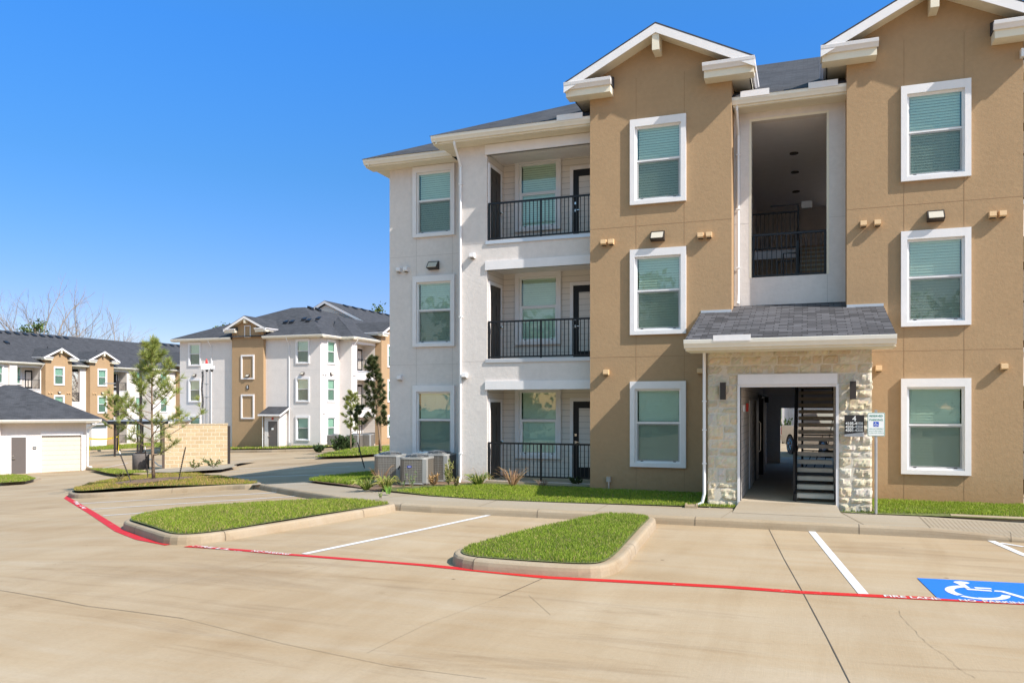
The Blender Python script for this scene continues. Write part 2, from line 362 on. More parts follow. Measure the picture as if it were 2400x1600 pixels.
def offset_line(p,d,closed):
    out=[];n=len(p)
    for i in range(n):
        a=p[i-1] if (closed or i>0) else p[i]; c=p[(i+1)%n] if (closed or i<n-1) else p[i]; b=p[i]
        e1=(b[0]-a[0],b[1]-a[1]); e2=(c[0]-b[0],c[1]-b[1]); l1=math.hypot(*e1); l2=math.hypot(*e2)
        n1=(-e1[1]/l1,e1[0]/l1) if l1>1e-9 else None; n2=(-e2[1]/l2,e2[0]/l2) if l2>1e-9 else None
        n1=n1 or n2; n2=n2 or n1; m=(n1[0]+n2[0],n1[1]+n2[1]); l=math.hypot(*m) or 1; m=(m[0]/l,m[1]/l); k=d/max(.5,m[0]*n1[0]+m[1]*n1[1])
        out.append((b[0]+m[0]*k,b[1]+m[1]*k))
    return out
def kerb(name,line,closed=False,h=.15,w=.16,joints=2.6,hfun=None):
    "line = foot of the kerb face, inner side to the LEFT of travel"
    d=[];n0=len(line)
    for i in range(n0 if closed else n0-1):
        a,b=line[i],line[(i+1)%n0]; k=max(1,int(math.dist(a,b)/.5)); d+=[(a[0]+(b[0]-a[0])*j/k,a[1]+(b[1]-a[1])*j/k) for j in range(k)]
    if not closed: d.append(line[-1])
    prof=[(0,-.05),(.012,.07),(.022,.115),(.045,.142),(.075,.150),(w,.150),(w,-.05)]
    prof=[(a,(b if b<0 else b*h/.15)) for a,b in prof]
    lines=[offset_line(d,a,closed) for a,_ in prof]; mb=MB(); n=len(d); ids=[]
    for i in range(n):
        hs=hfun(i/(n-1)) if hfun else 1
        ids.append([mb.P((lines[k][i][0],lines[k][i][1],g(*lines[k][i])+(prof[k][1]*(hs if prof[k][1]>0 else 1)))) for k in range(len(prof))])
    for i in range(n if closed else n-1):
        A,B=ids[i],ids[(i+1)%n]
        for k in range(len(prof)-1): mb.f.append([A[k],B[k],B[k+1],A[k+1]]); mb.m.append(0)
    if not closed: mb.f.append(ids[0]); mb.m.append(0); mb.f.append(ids[-1][::-1]); mb.m.append(0)
    # tooled joints: dark slits 8 mm wide standing a hair proud of the kerb face
    acc=joints*.6
    for i in range(1,n-1):
        acc+=math.dist(d[i-1],d[i])
        if acc>joints:
            acc=0; a,b=Vector(d[i-1]),Vector(d[i+1]); t=(b-a).normalized(); 
            for k in range(0,len(prof)-2):
                q=[]
                for kk,sg in ((k,-1),(k,1),(k+1,1),(k+1,-1)):
                    p=lines[kk][i]; off=.003
                    nx,ny=t.y,-t.x
                    q.append((p[0]+t.x*.005*sg+nx*off,p[1]+t.y*.005*sg+ny*off,g(*p)+prof[kk][1]+off))
                mb.face(q,1)
    return mb.build(name,['kerb','tar'],kind='structure')
def grass(name,label,poly,zf,dens,hgt=.07,wid=.007,edge=0,tint=(1,1,1),dry=.12,parent=None,excl=None):
    xs=[p[0] for p in poly]; ys=[p[1] for p in poly]; A=(max(xs)-min(xs))*(max(ys)-min(ys)); n=int(A*dens)
    x=RNG.uniform(min(xs),max(xs),n); y=RNG.uniform(min(ys),max(ys),n)
    ok=inpoly(x,y,poly)
    if excl is not None: ok&=~excl(x,y)
    x,y=x[ok],y[ok]; n=len(x)
    # clumpiness from summed sines
    def cl(sx,ph): return np.sin(x*sx+ph)*np.cos(y*sx*1.3+ph*2)+.6*np.sin((x+y)*sx*2.3+ph*3)+.5*np.cos((x*1.7-y)*sx*3.1+ph)
    c=cl(2.1,1.3)*.5+cl(6.3,4.1)*.5; c=(c-c.min())/(np.ptp(c)+1e-9)
    z=np.array([zf(a,b) for a,b in zip(x,y)])
    h=hgt*(.45+.75*RNG.random(n))*(.7+.5*c); ang=RNG.uniform(0,2*np.pi,n); lean=RNG.uniform(0,.75,n)*h; la=RNG.uniform(0,2*np.pi,n)
    w=wid*(.7+.6*RNG.random(n)); dx,dy=np.cos(ang)*w/2,np.sin(ang)*w/2
    V=np.empty((n,4,3)); V[:,0]=np.stack([x-dx,y-dy,z-.01],1); V[:,1]=np.stack([x+dx,y+dy,z-.01],1)
    mx,my=x+np.cos(la)*lean*.35,y+np.sin(la)*lean*.35
    V[:,2]=np.stack([mx+dx*.8,my+dy*.8,z+h*.6],1); V[:,3]=np.stack([x+np.cos(la)*lean,y+np.sin(la)*lean,z+h],1)
    r=RNG.random(n); ca=np.array((.13,.20,.015)); cb=np.array((.33,.41,.05)); cd=np.array((.44,.36,.14))
    mixv=(.5*c+.5*r)[:,None]; colr=ca*(1-mixv)+cb*mixv; dm=(RNG.random(n)<dry*(1.6-1.2*c))[:,None]; colr=np.where(dm,cd*(.6+.6*r[:,None]),colr)*np.array(tint)
    me=bpy.data.meshes.new(name); me.vertices.add(n*4); me.vertices.foreach_set('co',V.ravel())
    F=np.empty((n,6),int); b=np.arange(n)*4; 
    tri=np.stack([b,b+1,b+2, b,b+2,b+3],1)
    me.loops.add(n*6); me.loops.foreach_set('vertex_index',tri.ravel()); me.polygons.add(n*2); me.polygons.foreach_set('loop_start',np.arange(n*2)*3)
    at=me.color_attributes.new('col','FLOAT_COLOR','POINT'); cc=np.ones((n,4,4)); cc[:,:,:3]=colr[:,None,:];
    at.data.foreach_set('color',cc.astype(np.float32).ravel()); me.materials.append(M['blade']); me.update(calc_edges=True)
    o=bpy.data.objects.new(name,me); COL.objects.link(o); W[o]=Matrix.Identity(4)
    tag(o,label,'grass',kind='stuff'); return o
# ================================================================= GROUND
def build_ground():
    # far rough ground to the horizon
    mb=MB(); xs=[-900,-500,-250,-160,-118,-100,-80,-60,-40,-20,0,20,46,80,160,400,900]; ys=[-600,-200,-60,-32,-10,10,30,50,70,90,110,136,170,260,500,900]
    ids=[[mb.P((x,y,g(x,y)-.06-(.5 if -100<=x<=40 and -30<=y<=125 else 0))) for x in xs] for y in ys]
    for i in range(len(ys)-1):
        for j in range(len(xs)-1): mb.f.append([ids[i][j],ids[i][j+1],ids[i+1][j+1],ids[i+1][j]]); mb.m.append(0)
    mb.build('ground',['far'],kind='structure')
    mb=MB(); nx=np.arange(-118,47,1.0); ny=np.arange(-32,137,1.0)
    ids=[[mb.P((float(x),float(y),g(x,y))) for x in nx] for y in ny]
    for i in range(len(ny)-1):
        for j in range(len(nx)-1): mb.f.append([ids[i][j],ids[i][j+1],ids[i+1][j+1],ids[i+1][j]]); mb.m.append(0)
    mb.build('parking_lot',['pave'],smooth=True,kind='structure')
    # sealed joints and hairline cracks
    mb=MB()
    def path(px,h=0): return [G(u,v,h) for u,v in px]
    strip_mb(mb,path([(1801,1237),(1838,1310),(1882,1388),(1940,1497),(1992,1600)])+[(.42,5.9),(.9,1.5)],[.009,.008,.011],.005)
    strip_mb(mb,path([(-40,1376),(0,1383),(204,1420),(430,1449)]),.008,.005,.4)
    strip_mb(mb,path([(1277,1353),(1170,1400)]),.010,.005)
    mb.build('pavement_joint',['tar'],kind='structure')
    mb=MB()
    strip_mb(mb,path([(430,1449),(663,1508),(918,1561),(1140,1590)]),.005,.005)
    strip_mb(mb,path([(310,1394),(655,1314)]),.004,.005); strip_mb(mb,path([(670,1345),(760,1324)]),.004,.005)
    strip_mb(mb,path([(1170,1400),(1000,1462),(860,1530)]),.003,.005)
    cr=[(2106,1430),(2117,1449),(2146,1480),(2175,1510),(2212,1534),(2246,1565),(2300,1596)]
    pts=path(cr); out=[]
    for a,b in zip(pts[:-1],pts[1:]):
        for k in range(5): out.append((a[0]+(b[0]-a[0])*k/5+random.uniform(-.012,.012),a[1]+(b[1]-a[1])*k/5+random.uniform(-.012,.012)))
    strip_mb(mb,out,[.0025,.005,.002],.005,1)
    strip_mb(mb,path([(1240,1395+0),(1290,1440)]),.004,.005)
    mb.build('pavement_crack',['crack'],kind='structure')
    # fire lane line
    mb=MB(); K=[(163,1161),(157,1167),(215,1201.4),(280,1243.5),(329.6,1262.7),(398.5,1276)]
    strip_mb(mb,path(K),.17,.006); strip_mb(mb,path([(437,1280),(674,1299),(1000,1324.5)]),[.12,.13,.11],.006)
    x=-4.96
    strip_mb(mb,path([(1000,1324.5),(1282,1353),(1699,1375),(1882,1388),(2035,1395.6),(2399,1413.6)])+[(4.6,10.55),(9,10.8)],.15,.006)
    mb.build('fire_lane_line',['red'],kind='structure')
    mb=MB()
    a,b=G(2115,1399.6),G(2399,1413.6); dx,dy=b[0]-a[0],b[1]-a[1]; l=math.hypot(dx,dy); ex,ey=dx/l,dy/l
    def on(cx,off=0):
        o=(a[0]+ex*cx,a[1]+ey*cx)
        return lambda x,y:(o[0]+ex*x-ey*y,o[1]+ey*x+ex*y,.0105)
    def st(px0,px1,txt):
        p0,p1=G(*px0),G(*px1); c=((p0[0]+p1[0])/2,(p0[1]+p1[1])/2); wd=math.dist(p0,p1); d=((p1[0]-p0[0])/wd,(p1[1]-p0[1])/wd)
        vs,_=text_geo(txt,.13); w0=max(v[0] for v in vs)-min(v[0] for v in vs)
        put_text(mb,txt,.13,lambda x,y:(c[0]+d[0]*x-d[1]*y,c[1]+d[1]*x+d[0]*y,g(c[0],c[1])+.0105),sx=wd/w0,bold=.004)
    st((2072,1397.2),(2203,1404.6),'FIRE LANE'); st((2249,1407.0),(2412,1415.0),'NO  PARKING')
    st((455,1281.5),(570,1290.5),'FIRE LANE'); st((592,1292),(678,1299),'NO PARKING'); st((176,1178),(188,1185.5),'FIRE'); st((190,1187),(204,1195),'LANE')
    mb.build('fire_lane_lettering',['wstencil'],kind='structure')
    # stall lines
    def line(px,w=.105,name='parking_line',h=.006):
        m=MB(); strip_mb(m,[p if isinstance(p,tuple) and len(p)==2 and abs(p[0])<60 else G(*p) for p in px],w,h); m.build(name,['wpaint'],kind='structure')
    line([G(1901,1243),G(2024,1392)],.115); line([G(2300,1257),G(2399,1300),(3.55,11.8),(3.9,10.55)],.11)
    line([G(712,1298),G(999.5,1238.5),G(1145.8,1207)],.11)
    line([G(215,1193),G(697,1162.4)],.10); line([G(188,1179.6),G(655,1153.6)],.10); line([G(241.6,1208),G(314,1203),G(430,1193)],.10)
    line([G(2308,1258),G(2399,1269)],.08); line([G(2345,1272),G(2399,1281)],.08)
    # far lot lines
    for px in (((470,1107),(820,1093)),((480,1121),(760,1112)),((560,1098),(700,1093)),((0,1107),(60,1105)),((222,1100),(300,1085)),((222,1080),(420,1066))): line([G(*px[0]),G(*px[1])],.10)
    # blue accessible pad and its symbol
    sheet('accessible_pad',[(1.405,10.335),(2.95,10.42),(2.9,11.62),(1.32,11.46)],.0065,'bpaint',.3)
    mb=MB(); P=ISA_world()
    for poly in P: mb.f.append([mb.P((x,y,g(x,y)+.0105)) for x,y in poly]); mb.m.append(0)
    mb.build('accessible_symbol',['wpaint'],kind='structure')
    # ---- sidewalk and its kerb
    kl=[G(588,1143,0),G(700,1164,0),G(812,1183,0),(-8.75,15.22),(-8.05,15.05),(-7.3,14.98),(-5.5,15.02),(-2.5,15.04),(1.95,15.04)]
    kerb('kerb',kl); kr=[(1.95,15.04),(2.6,15.03),(3.6,15.0),(5,15.0),(9,15.0)]
    kerb('kerb',kr,hfun=lambda t:max(.05,1-t*3.2))
    kin=offset_line(kl,.15,False)
    back=[G(587,1136,.15),G(713,1129.4,.15),(-12.4,19.15),(-11.03,18.15),(-9.97,17.37),(-9.12,16.95),(-8.1,16.52),(-6.67,16.30),(-5.06,16.36),(-1.57,16.62),(-1.34,16.9),(-1.28,18.7)]
    wk=kin+[(1.95,15.2),(1.95,16.75),(1.14,16.74),(.62,16.82),(.54,16.95),(.54,18.7)]+back[::-1]
    sheet('sidewalk',wk,.148,'walk',.5)
    # grooved kerb ramp to the right of the walk
    sheet('kerb_ramp',[(1.95,15.2),(2.6,15.18),(3.6,15.15),(5.2,15.15),(9,15.15),(9,16.85),(1.95,16.75)],lambda x,y:.148-.13*min(1,max(0,(x-1.95)/1.7))*min(1,max(.35,(16.9-y)/1.2)),'walk',.25)
    mb=MB(); x=2.02
    while x<4.6:
        def zr(x,y): return .152-.13*min(1,max(0,(x-1.95)/1.7))*min(1,max(.35,(16.9-y)/1.2))
        for y0 in (15.3,15.6,15.9,16.2): mb.face([(x,y0,zr(x,y0)),(x+.012,y0,zr(x+.012,y0)),(x+.012,y0+.3,zr(x+.012,y0+.3)),(x,y0+.3,zr(x,y0+.3))])
        x+=.075
    mb.build('ramp_groove',['crack'],kind='structure')
    kerb('kerb',[(2.5,16.78),(3.2,16.76),(9,16.86)],hfun=lambda t:1.25)
    sheet('entrance_apron',[(-1.36,16.0),(.62,16.0),(.53,16.93),(-1.29,16.93)],0,'walk',.2,zf=lambda x,y:.152+.120*min(1,max(0,(y-16.02)/.88)))
    # tooled joints of the walk
    mb=MB()
    for p,q in (((-1.36,16.6),(-1.49,15.18)),((.60,16.8),(.92,15.18)),((1.955,15.18),(1.955,16.76)),((-3.9,15.18),(-3.9,16.4)),((-6.3,15.13),(-6.35,16.32)),((-9.0,15.5),(-8.7,16.75)),((-11.9,17.5),(-11.2,18.2)),((-13.9,19.0),(-13.3,19.8))): strip_mb(mb,[p,q],.012,.153)
    strip_mb(mb,[(-1.3,16.98),(.54,16.98)],.008,.153)
    mb.build('walk_joint',['crack'],kind='structure')
    # drain slots in front of the passage
    # ---- islands
    B=smooth_poly([(-12.75,12.2),(-11.2,11.2),(-9.75,10.28),(-9.15,10.6),(-8.66,12.3),(-8.02,15.08),(-8.6,15.3),(-9.9,15.9),(-13.0,14.55),(-13.6,13.2)][:7]+[(-9.6,15.7),(-12.9,14.4),(-13.35,13.2)],.55)
    D=smooth_poly([(-4.85,10.6),(-4.5,9.95),(-3.2,9.92),(-2.42,10.05),(-2.33,10.8),(-2.6,15.1),(-3.75,15.2),(-4.1,13.6)],.5)
    C=smooth_poly([(-22.7,19.6),(-21.5,18.75),(-20.6,18.8),(-16.95,20.42),(-16.05,20.35),(-16.0,21.0),(-18.5,22.6),(-21.0,24.6),(-24.0,27.2),(-26.6,27.9),(-27.2,26.0),(-25.6,22.8)],.5)
    outs={}
    for nm,P in (('B',B),('D',D),('C',C)):
        kerb('kerb',P,True,joints=3.1); outs[nm]=offset_line(P,.13,True)
    def moundB(x,y): return .15
    def hump(cx,cy,r,a): return lambda x,y:.15+a*math.exp(-((x-cx)**2+(y-cy)**2)/r**2)
    tx,ty=TREE1
    hm={'B':hump(-10.6,12.9,2.2,.06),'D':hump(-3.4,12.2,2.0,.05),'C':hump(tx,ty,2.2,.22)}
    for nm,gl in (('B','short green grass filling the kerbed island at left'),('D','short green grass filling the middle kerbed island'),('C','patchy grass on the far island around the staked young pine')):
        sheet('lawn_bed',outs[nm],hm[nm],'soil',.35)
        z=(lambda h:(lambda x,y:g(x,y)+h(x,y)))(hm[nm]); inn=offset_line(outs[nm],.03,True)
        ex=(lambda x,y:(x-tx)**2+(y-ty)**2*1.0<1.25**2) if nm=='C' else None
        grass('grass',gl,inn,z,{'B':3200,'D':4600,'C':1100}[nm],{'B':.052,'D':.048,'C':.075}[nm],{'B':.0075,'D':.0065,'C':.012}[nm],dry={'B':.24,'D':.16,'C':.55}[nm],tint={'B':(1,1,1),'D':(.95,1,1),'C':(1.1,.9,.9)}[nm],excl=ex)
    mpl=[(tx+1.3*math.cos(a)*(1+.12*math.sin(3*a)),ty+1.3*math.sin(a)*(1+.1*math.cos(5*a))) for a in [k*math.tau/22 for k in range(22)]]
    sheet('mulch_bed',mpl,lambda x,y:hm['C'](x,y)+.03,'mulch',.25)
    # ---- lawns by the building (level with the walk, rising a little to the wall)
    zl=lambda x,y:g(x,y)+.155+.055*min(1,max(0,(y-16.4)/1.5))
    L1=[(-10.0,17.42),(-9.12,17.0),(-8.1,16.57),(-6.67,16.35),(-5.06,16.41),(-1.95,16.67),(-1.36,16.66),(-1.36,16.88),(-1.95,16.88),(-1.95,18.8),(-4.95,18.8),(-4.95,19.5),(-8.0,19.5),(-8.6,18.6)]
    sheet('lawn_bed',L1,0,'soil',.4,zf=zl)
    Lg=[(-9.3,17.15),(-8.1,16.58),(-6.67,16.36),(-5.06,16.42),(-1.95,16.68),(-1.37,16.68),(-1.37,16.87),(-2.0,16.87),(-2.0,18.7),(-4.9,18.7),(-4.9,18.9),(-7.6,18.75),(-8.4,18.0)]
    grass('grass','bright mown lawn strip between walk and balcony building',Lg,zl,2800,.05,.009,dry=.08,tint=(1.05,1.05,1))
    L2=[(1.2,16.8),(1.83,16.87),(3.2,17.0),(9,17.15),(9,18.8),(1.2,18.8)]
    L2b=[(.58,16.78),(.6,16.70),(1.14,16.66),(1.83,16.68),(2.5,16.70),(9,16.8),(9,18.8),(1.2,18.8),(1.2,16.88)]
    sheet('lawn_bed',L2b,0,'soil',.4,zf=zl)
    grass('grass','mown lawn right of the stone entrance beside the sign post',[(.6,16.76),(1.14,16.72),(1.83,16.85),(2.5,16.98),(5.5,17.05),(5.5,18.7),(1.22,18.7),(1.22,16.84)],zl,3000,.05,.008,dry=.08,tint=(1.02,1.04,1))
    # mulch bed and grass wedge beside the condensers
    zb=lambda x,y:g(x,y)+.155+.05*min(1,max(0,(y-17.4)/1.5))
    bed=[(-14.1,20.5),(-12.4,19.15),(-11.03,18.17),(-9.97,17.4),(-9.1,16.98),(-8.5,17.5),(-8.0,19.5),(-8.6,20.55),(-11.4,20.55),(-11.4,21.6),(-13.5,23.2)]
    sheet('mulch_bed',bed,0,'mulch',.35,zf=zb)
    wedge=[(-14.05,20.5),(-12.35,19.2),(-11.5,18.6),(-11.25,19.0),(-11.7,20.2),(-11.9,21.5),(-13.3,23.0)]
    grass('grass','dark shaded grass wedge left of the condenser units',wedge,lambda x,y:zb(x,y)+.01,1700,.10,.010,dry=.1,tint=(.9,.95,.9))
    kerb('kerb',[(-14.1,20.5),(-13.7,23.4),(-11.3,25)][::-1])
    # ---- lawns further away
    def lawn(px,label,dens=160,hg=.12,wd=.035,h=.15,tint=(1,1,1),dry=.25,wp=None):
        P=[G(u,v,h) if abs(u)>60 or v>200 else (u,v) for u,v in px] if wp is None else wp
        zf=lambda x,y:g(x,y)+h
        sheet('lawn_bed',P,h,'soil',1.2); grass('grass',label,P,zf,dens,hg,wd,tint=tint,dry=dry)
        return P
    P=lawn([(-3,1114),(30,1112),(60,1114),(84,1121),(60,1127),(-3,1131)],'small lawn patch in front of the garage side door',700,.08,.015); kerb('kerb',[G(-10,1137,0),G(58,1133,0),G(97,1123.5,0)])
    P=lawn([(210,1098),(262,1098),(330,1103),(350,1106),(275,1110.5),(240,1105)],'thin grass strip right of the garage downspout',500,.08,.018); kerb('kerb',[G(200,1101,0),G(240,1107,0),G(275,1113,0),G(340,1107,0),G(430,1106,0),G(520,1100,0),G(555,1093,0)])
    # block wall surround slab
    sheet('enclosure_apron',[G(340,1105,.15),G(400,1106,.15),G(520,1099,.15),G(553,1092,.15),G(548,1088,.15),(-29.5,38),(-34,37)],.145,'walk',.8)
    lw=[(-74.9,50),(-62.5,60.5),(-61.2,63.5),(-61.5,66.5),(-64,71),(-66,80),(-73,80),(-75,76)]
    lawn(None,'grass verge in front of the far left apartment block',70,.14,.05,.16,(1,1,1),.2,wp=lw); kerb('kerb',[(-74.9,48),(-62.3,60.2),(-60.8,63.5),(-61.2,66.8),(-63.8,71.2),(-65.6,80)][::1])
    l5=[(-46,52.4),(-38.6,51.7),(-34.0,53.0),(-33.2,56.5),(-36.3,57.3),(-36.2,54.6),(-44,54.3),(-47,54.3)]
    lawn(None,'grass strip along the foot of the middle block',90,.12,.05,.3,(1,1,1),.3,wp=l5); kerb('kerb',[(-50,52.5),(-46,52.2),(-38.6,51.5),(-34.2,52.2),(-32,52.5)],h=.2)
    i5=[G(740,1070,.15),G(760,1064,.15),G(800,1056,.15),G(845,1049,.15),G(960,1043,.15),G(1010,1052,.15),G(930,1060,.15),G(830,1067,.15)]
    sheet('lawn_bed',i5,.15,'soil',1.2); grass('grass','grass island with small pines beyond the building corner',i5,lambda x,y:g(x,y)+.15,170,.12,.04,dry=.2)
    kerb('kerb',[G(738,1073,0),G(830,1069,0),G(930,1062,0),G(1010,1056,0)]); mb=MB(); strip_mb(mb,[G(742,1074.5),G(830,1070.5),G(905,1064.5)],.25,.012); strip_mb(mb,[G(536,1092.5),G(553,1091)],.35,.02); strip_mb(mb,[G(208,1057),G(224,1058)],.4,.02); mb.build('fire_lane_line',['red'],kind='structure')
def ISA_world():
    tor=[(1.71,11.33),(1.735,11.385),(1.80,11.42),(1.87,11.40),(1.895,11.345),(1.87,11.29),(1.825,11.25),(1.85,11.02),(1.79,11.02),(1.745,11.23)]
    arm=[(1.9,11.11),(2.08,11.12),(2.085,11.05),(1.905,11.03)]; seat=[(1.79,11.0),(2.06,10.985),(2.06,10.915),(1.8,10.915)]
    leg=[(2.1,11.0),(2.19,11.0),(2.44,10.60),(2.58,10.68),(2.60,10.61),(2.40,10.50),(2.28,10.70),(2.15,10.93),(2.08,10.93)]
    def arc(c,r0,r1,a0,a1,n=12):
        o=[(c[0]+r0*math.cos(a0+(a1-a0)*k/n),c[1]+r0*1.12*math.sin(a0+(a1-a0)*k/n)) for k in range(n+1)]
        i=[(c[0]+r1*math.cos(a0+(a1-a0)*k/n),c[1]+r1*1.12*math.sin(a0+(a1-a0)*k/n)) for k in range(n+1)]
        return [[o[k],o[k+1],i[k+1],i[k]] for k in range(n)]
    c=(1.88,10.80)
    return [tor,arm,seat,leg]+arc(c,.335,.235,R(112),R(222))+arc(c,.335,.27,R(228),R(262))+arc(c,.335,.245,R(262),R(352))
# ================================================================= BUILDING KIT
def wall(mb,x0,x1,y,z0,z1,holes=(),dep=.14,mi=0):
    xs=sorted({x0,x1,*[v for h in holes for v in h[:2] if x0<v<x1]}); zs=sorted({z0,z1,*[v for h in holes for v in h[2:4] if z0<v<z1]})
    for a,b in zip(xs[:-1],xs[1:]):
        for c,d in zip(zs[:-1],zs[1:]):
            mx,mz=(a+b)/2,(c+d)/2
            if any(h[0]<mx<h[1] and h[2]<mz<h[3] for h in holes): continue
            mb.face([(a,y,c),(b,y,c),(b,y,d),(a,y,d)],mi)
    for h in holes:
        a,b,c,d=h[:4]; e=h[4] if len(h)>4 else dep; Y=y+e
        mb.face([(a,y,c),(a,Y,c),(a,Y,d),(a,y,d)],mi); mb.face([(b,y,c),(b,y,d),(b,Y,d),(b,Y,c)],mi)
        mb.face([(a,y,d),(a,Y,d),(b,Y,d),(b,y,d)],mi); mb.face([(a,y,c),(b,y,c),(b,Y,c),(a,Y,c)],mi)
def grooves(mb,y,hz=(),vx=(),mi=1):
    for z,a,b in hz: mb.box(a,b,y-.0022,y+.002,z-.005,z+.005,mi)
    for x,a,b in vx: mb.box(x-.005,x+.005,y-.0026,y+.002,a,b,mi)
PROTO={}
def window_protos():
    # origin: foot of the trim, centre, wall plane at y=0 (outside is -y). trim 1.30 x 2.00
    mb=MB()
    def ring(x0,x1,z0,z1,a,b,c,d,y0,y1,mi):
        mb.box(x0,x1,y0,y1,d,z1,mi); mb.box(x0,x1,y0,y1,z0,c,mi); mb.box(x0,a,y0,y1,c,d,mi); mb.box(b,x1,y0,y1,c,d,mi)
    ring(-.65,.65,0,2.0,-.535,.535,.095,1.825,-.075,.002,0)
    ring(-.535,.535,.095,1.825,-.505,.505,.125,1.795,-.012,.075,1)     # fixed vinyl frame
    mb.box(-.505,.505,.012,.06,1.015,1.060,1)                          # meeting rail of the upper light
    ring(-.505,.505,.125,1.030,-.465,.465,.165,.985,.024,.072,1)       # lower sash
    ring(-.505,.505,1.060,1.795,-.488,.488,1.060,1.778,.006,.05,1)
    for x in (-.38,.38): mb.box(x-.03,x+.03,.008,.03,.128,.145,2)
    PROTO['win']=mb.mesh('window',['trim','vinyl','black'])
    mb=MB(); mb.face([(-.488,.028,1.06),(.488,.028,1.06),(.488,.028,1.778),(-.488,.028,1.778)]); mb.face([(-.465,.05,.165),(.465,.05,.165),(.465,.05,.985),(-.465,.05,.985)])
    PROTO['pane']=mb.mesh('pane',['glass']); PROTO['panefar']=mb.mesh('pane_far',['glassfar'])
    mb=MB(); mb.face([(-.495,.018,.135),(.495,.018,.135),(.495,.018,1.012),(-.495,.018,1.012)]); PROTO['screen']=mb.mesh('screen',['screen'])
    mb=MB(); z=.17
    while z<1.74:
        dy=random.uniform(-.002,.002); mb.face([(-.47,.088+dy,z),(.47,.088+dy,z),(.47,.108+dy,z+.060),(-.47,.108+dy,z+.060)],0); z+=.060
    mb.box(-.475,.475,.085,.12,1.755,1.79,0); mb.box(-.475,.475,.088,.11,.145,.165,0)
    for x in (-.33,0,.33): mb.box(x-.0015,x+.0015,.084,.086,.16,1.76,0)
    mb.face([(-.53,.14,.1),(.53,.14,.1),(.53,.14,1.82),(-.53,.14,1.82)],1)
    PROTO['blind']=mb.mesh('blind',['blind','dark'])
    mb=MB()   # blank trim frame
    ring(-.65,.65,0,2.0,-.535,.535,.11,1.87,-.075,.002,0); PROTO['blank']=mb.mesh('blank_frame',['trim'])
    # wall lamp: bronze body, sloped lens, hood
    mb=MB(); mb.prism([(0,0),(-.17,.03),(-.19,.06),(-.05,.235),(0,.235)],0,-.16,.16,0); PROTO['lamp']=mb.mesh('wall_lamp',['bronze'])
    mb=MB(); mb.prism([(-.178,.045),(-.192,.058),(-.078,.205),(-.062,.20)],0,-.135,.135,0); PROTO['lens']=mb.mesh('lens',['lens'])
    mb=MB(); mb.prism([(0,.0),(-.10,-.012),(-.135,.02),(-.125,.115),(0,.125)],0,-.062,.062,0); mb.box(-.05,.05,-.105,-.012,-.016,-.004,1)
    PROTO['vent_t']=mb.mesh('vent_hood',[simple('vent_tan',(.66,.45,.25),.5),'dark']); PROTO['vent_w']=mb.mesh('vent_hood_w',['trim','dark'])
window_protos()
def window(b,f,xc,zb,y,far=False,screen=True,sx=1.0,sz=1.0,name='window'):
    m=f.mat(xc,y,zb)@Matrix.Diagonal((sx,1,sz,1))
    w=inst(name,PROTO['win'],b,m)
    for n,k in (('pane','panefar' if far else 'pane'),('blind','blind')): 
        o=bpy.data.objects.new(n,PROTO[k]); COL.objects.link(o); o.parent=w
    if screen:
        o=bpy.data.objects.new('insect_screen',PROTO['screen']); COL.objects.link(o); o.parent=w
    return w
HOLE=lambda xc,zb,sx=1.0,sz=1.0:(xc-.535*sx,xc+.535*sx,zb+.095*sz,zb+1.825*sz)
def lamp(b,f,x,y,z):
    o=inst('wall_lamp',PROTO['lamp'],b,f.mat(x,y,z)); q=bpy.data.objects.new('lens',PROTO['lens']); COL.objects.link(q); q.parent=o
def vent(b,f,x,y,z,k='t'): inst('vent_hood',PROTO['vent_'+k],b,f.mat(x,y,z-.06))
GP=[(0,0),(-.045,0),(-.055,.02),(-.075,.05),(-.105,.085),(-.115,.15),(-.108,.156),(-.102,.15),(-.10,.14),(0,.14)]
def gutter(mb,x0,x1,y,z,mi=0): mb.prism([(y+a,z+b) for a,b in GP],0,x0,x1,mi)
def gutter_y(mb,x,y0,y1,z,sg=-1,mi=0): mb.prism([(x-sg*a if False else x+sg*(-a),z+b) for a,b in GP],1,y0,y1,mi)
def hip(mb,x0,x1,y0,y1,z,s=.5,th=.0,gl=False,gr=False):
    h=(y1-y0)/2; zc=z+s*h; ym=(y0+y1)/2; a=x0 if gl else x0+h; c=x1 if gr else x1-h
    A,B,C,D=(x0,y0,z),(x1,y0,z),(x1,y1,z),(x0,y1,z); E,F=(a,ym,zc),(c,ym,zc)
    mb.face([A,B,F,E]); mb.face([C,D,E,F]); mb.face([D,A,E]); mb.face([B,C,F])
def roof_edge(b,f,pts,z,d=.57,closed_ends=(True,True),name='gutter'):
    "eave along local x from x0 to x1: gutter, fascia and soffit"
    x0,x1,yg,yw=pts; mb=MB(f)
    gutter(mb,x0,x1,yg+.115,z-.155,0); mb.box(x0+.02,x1-.02 if closed_ends[1] else x1,yg+.117,yg+.15,z-.20,z-.01,1)
    mb.box(x0+.02,x1,yg+.152,yw,z-.21,z-.19,1)
    return mb.build(name,['gutter','cream'],b)
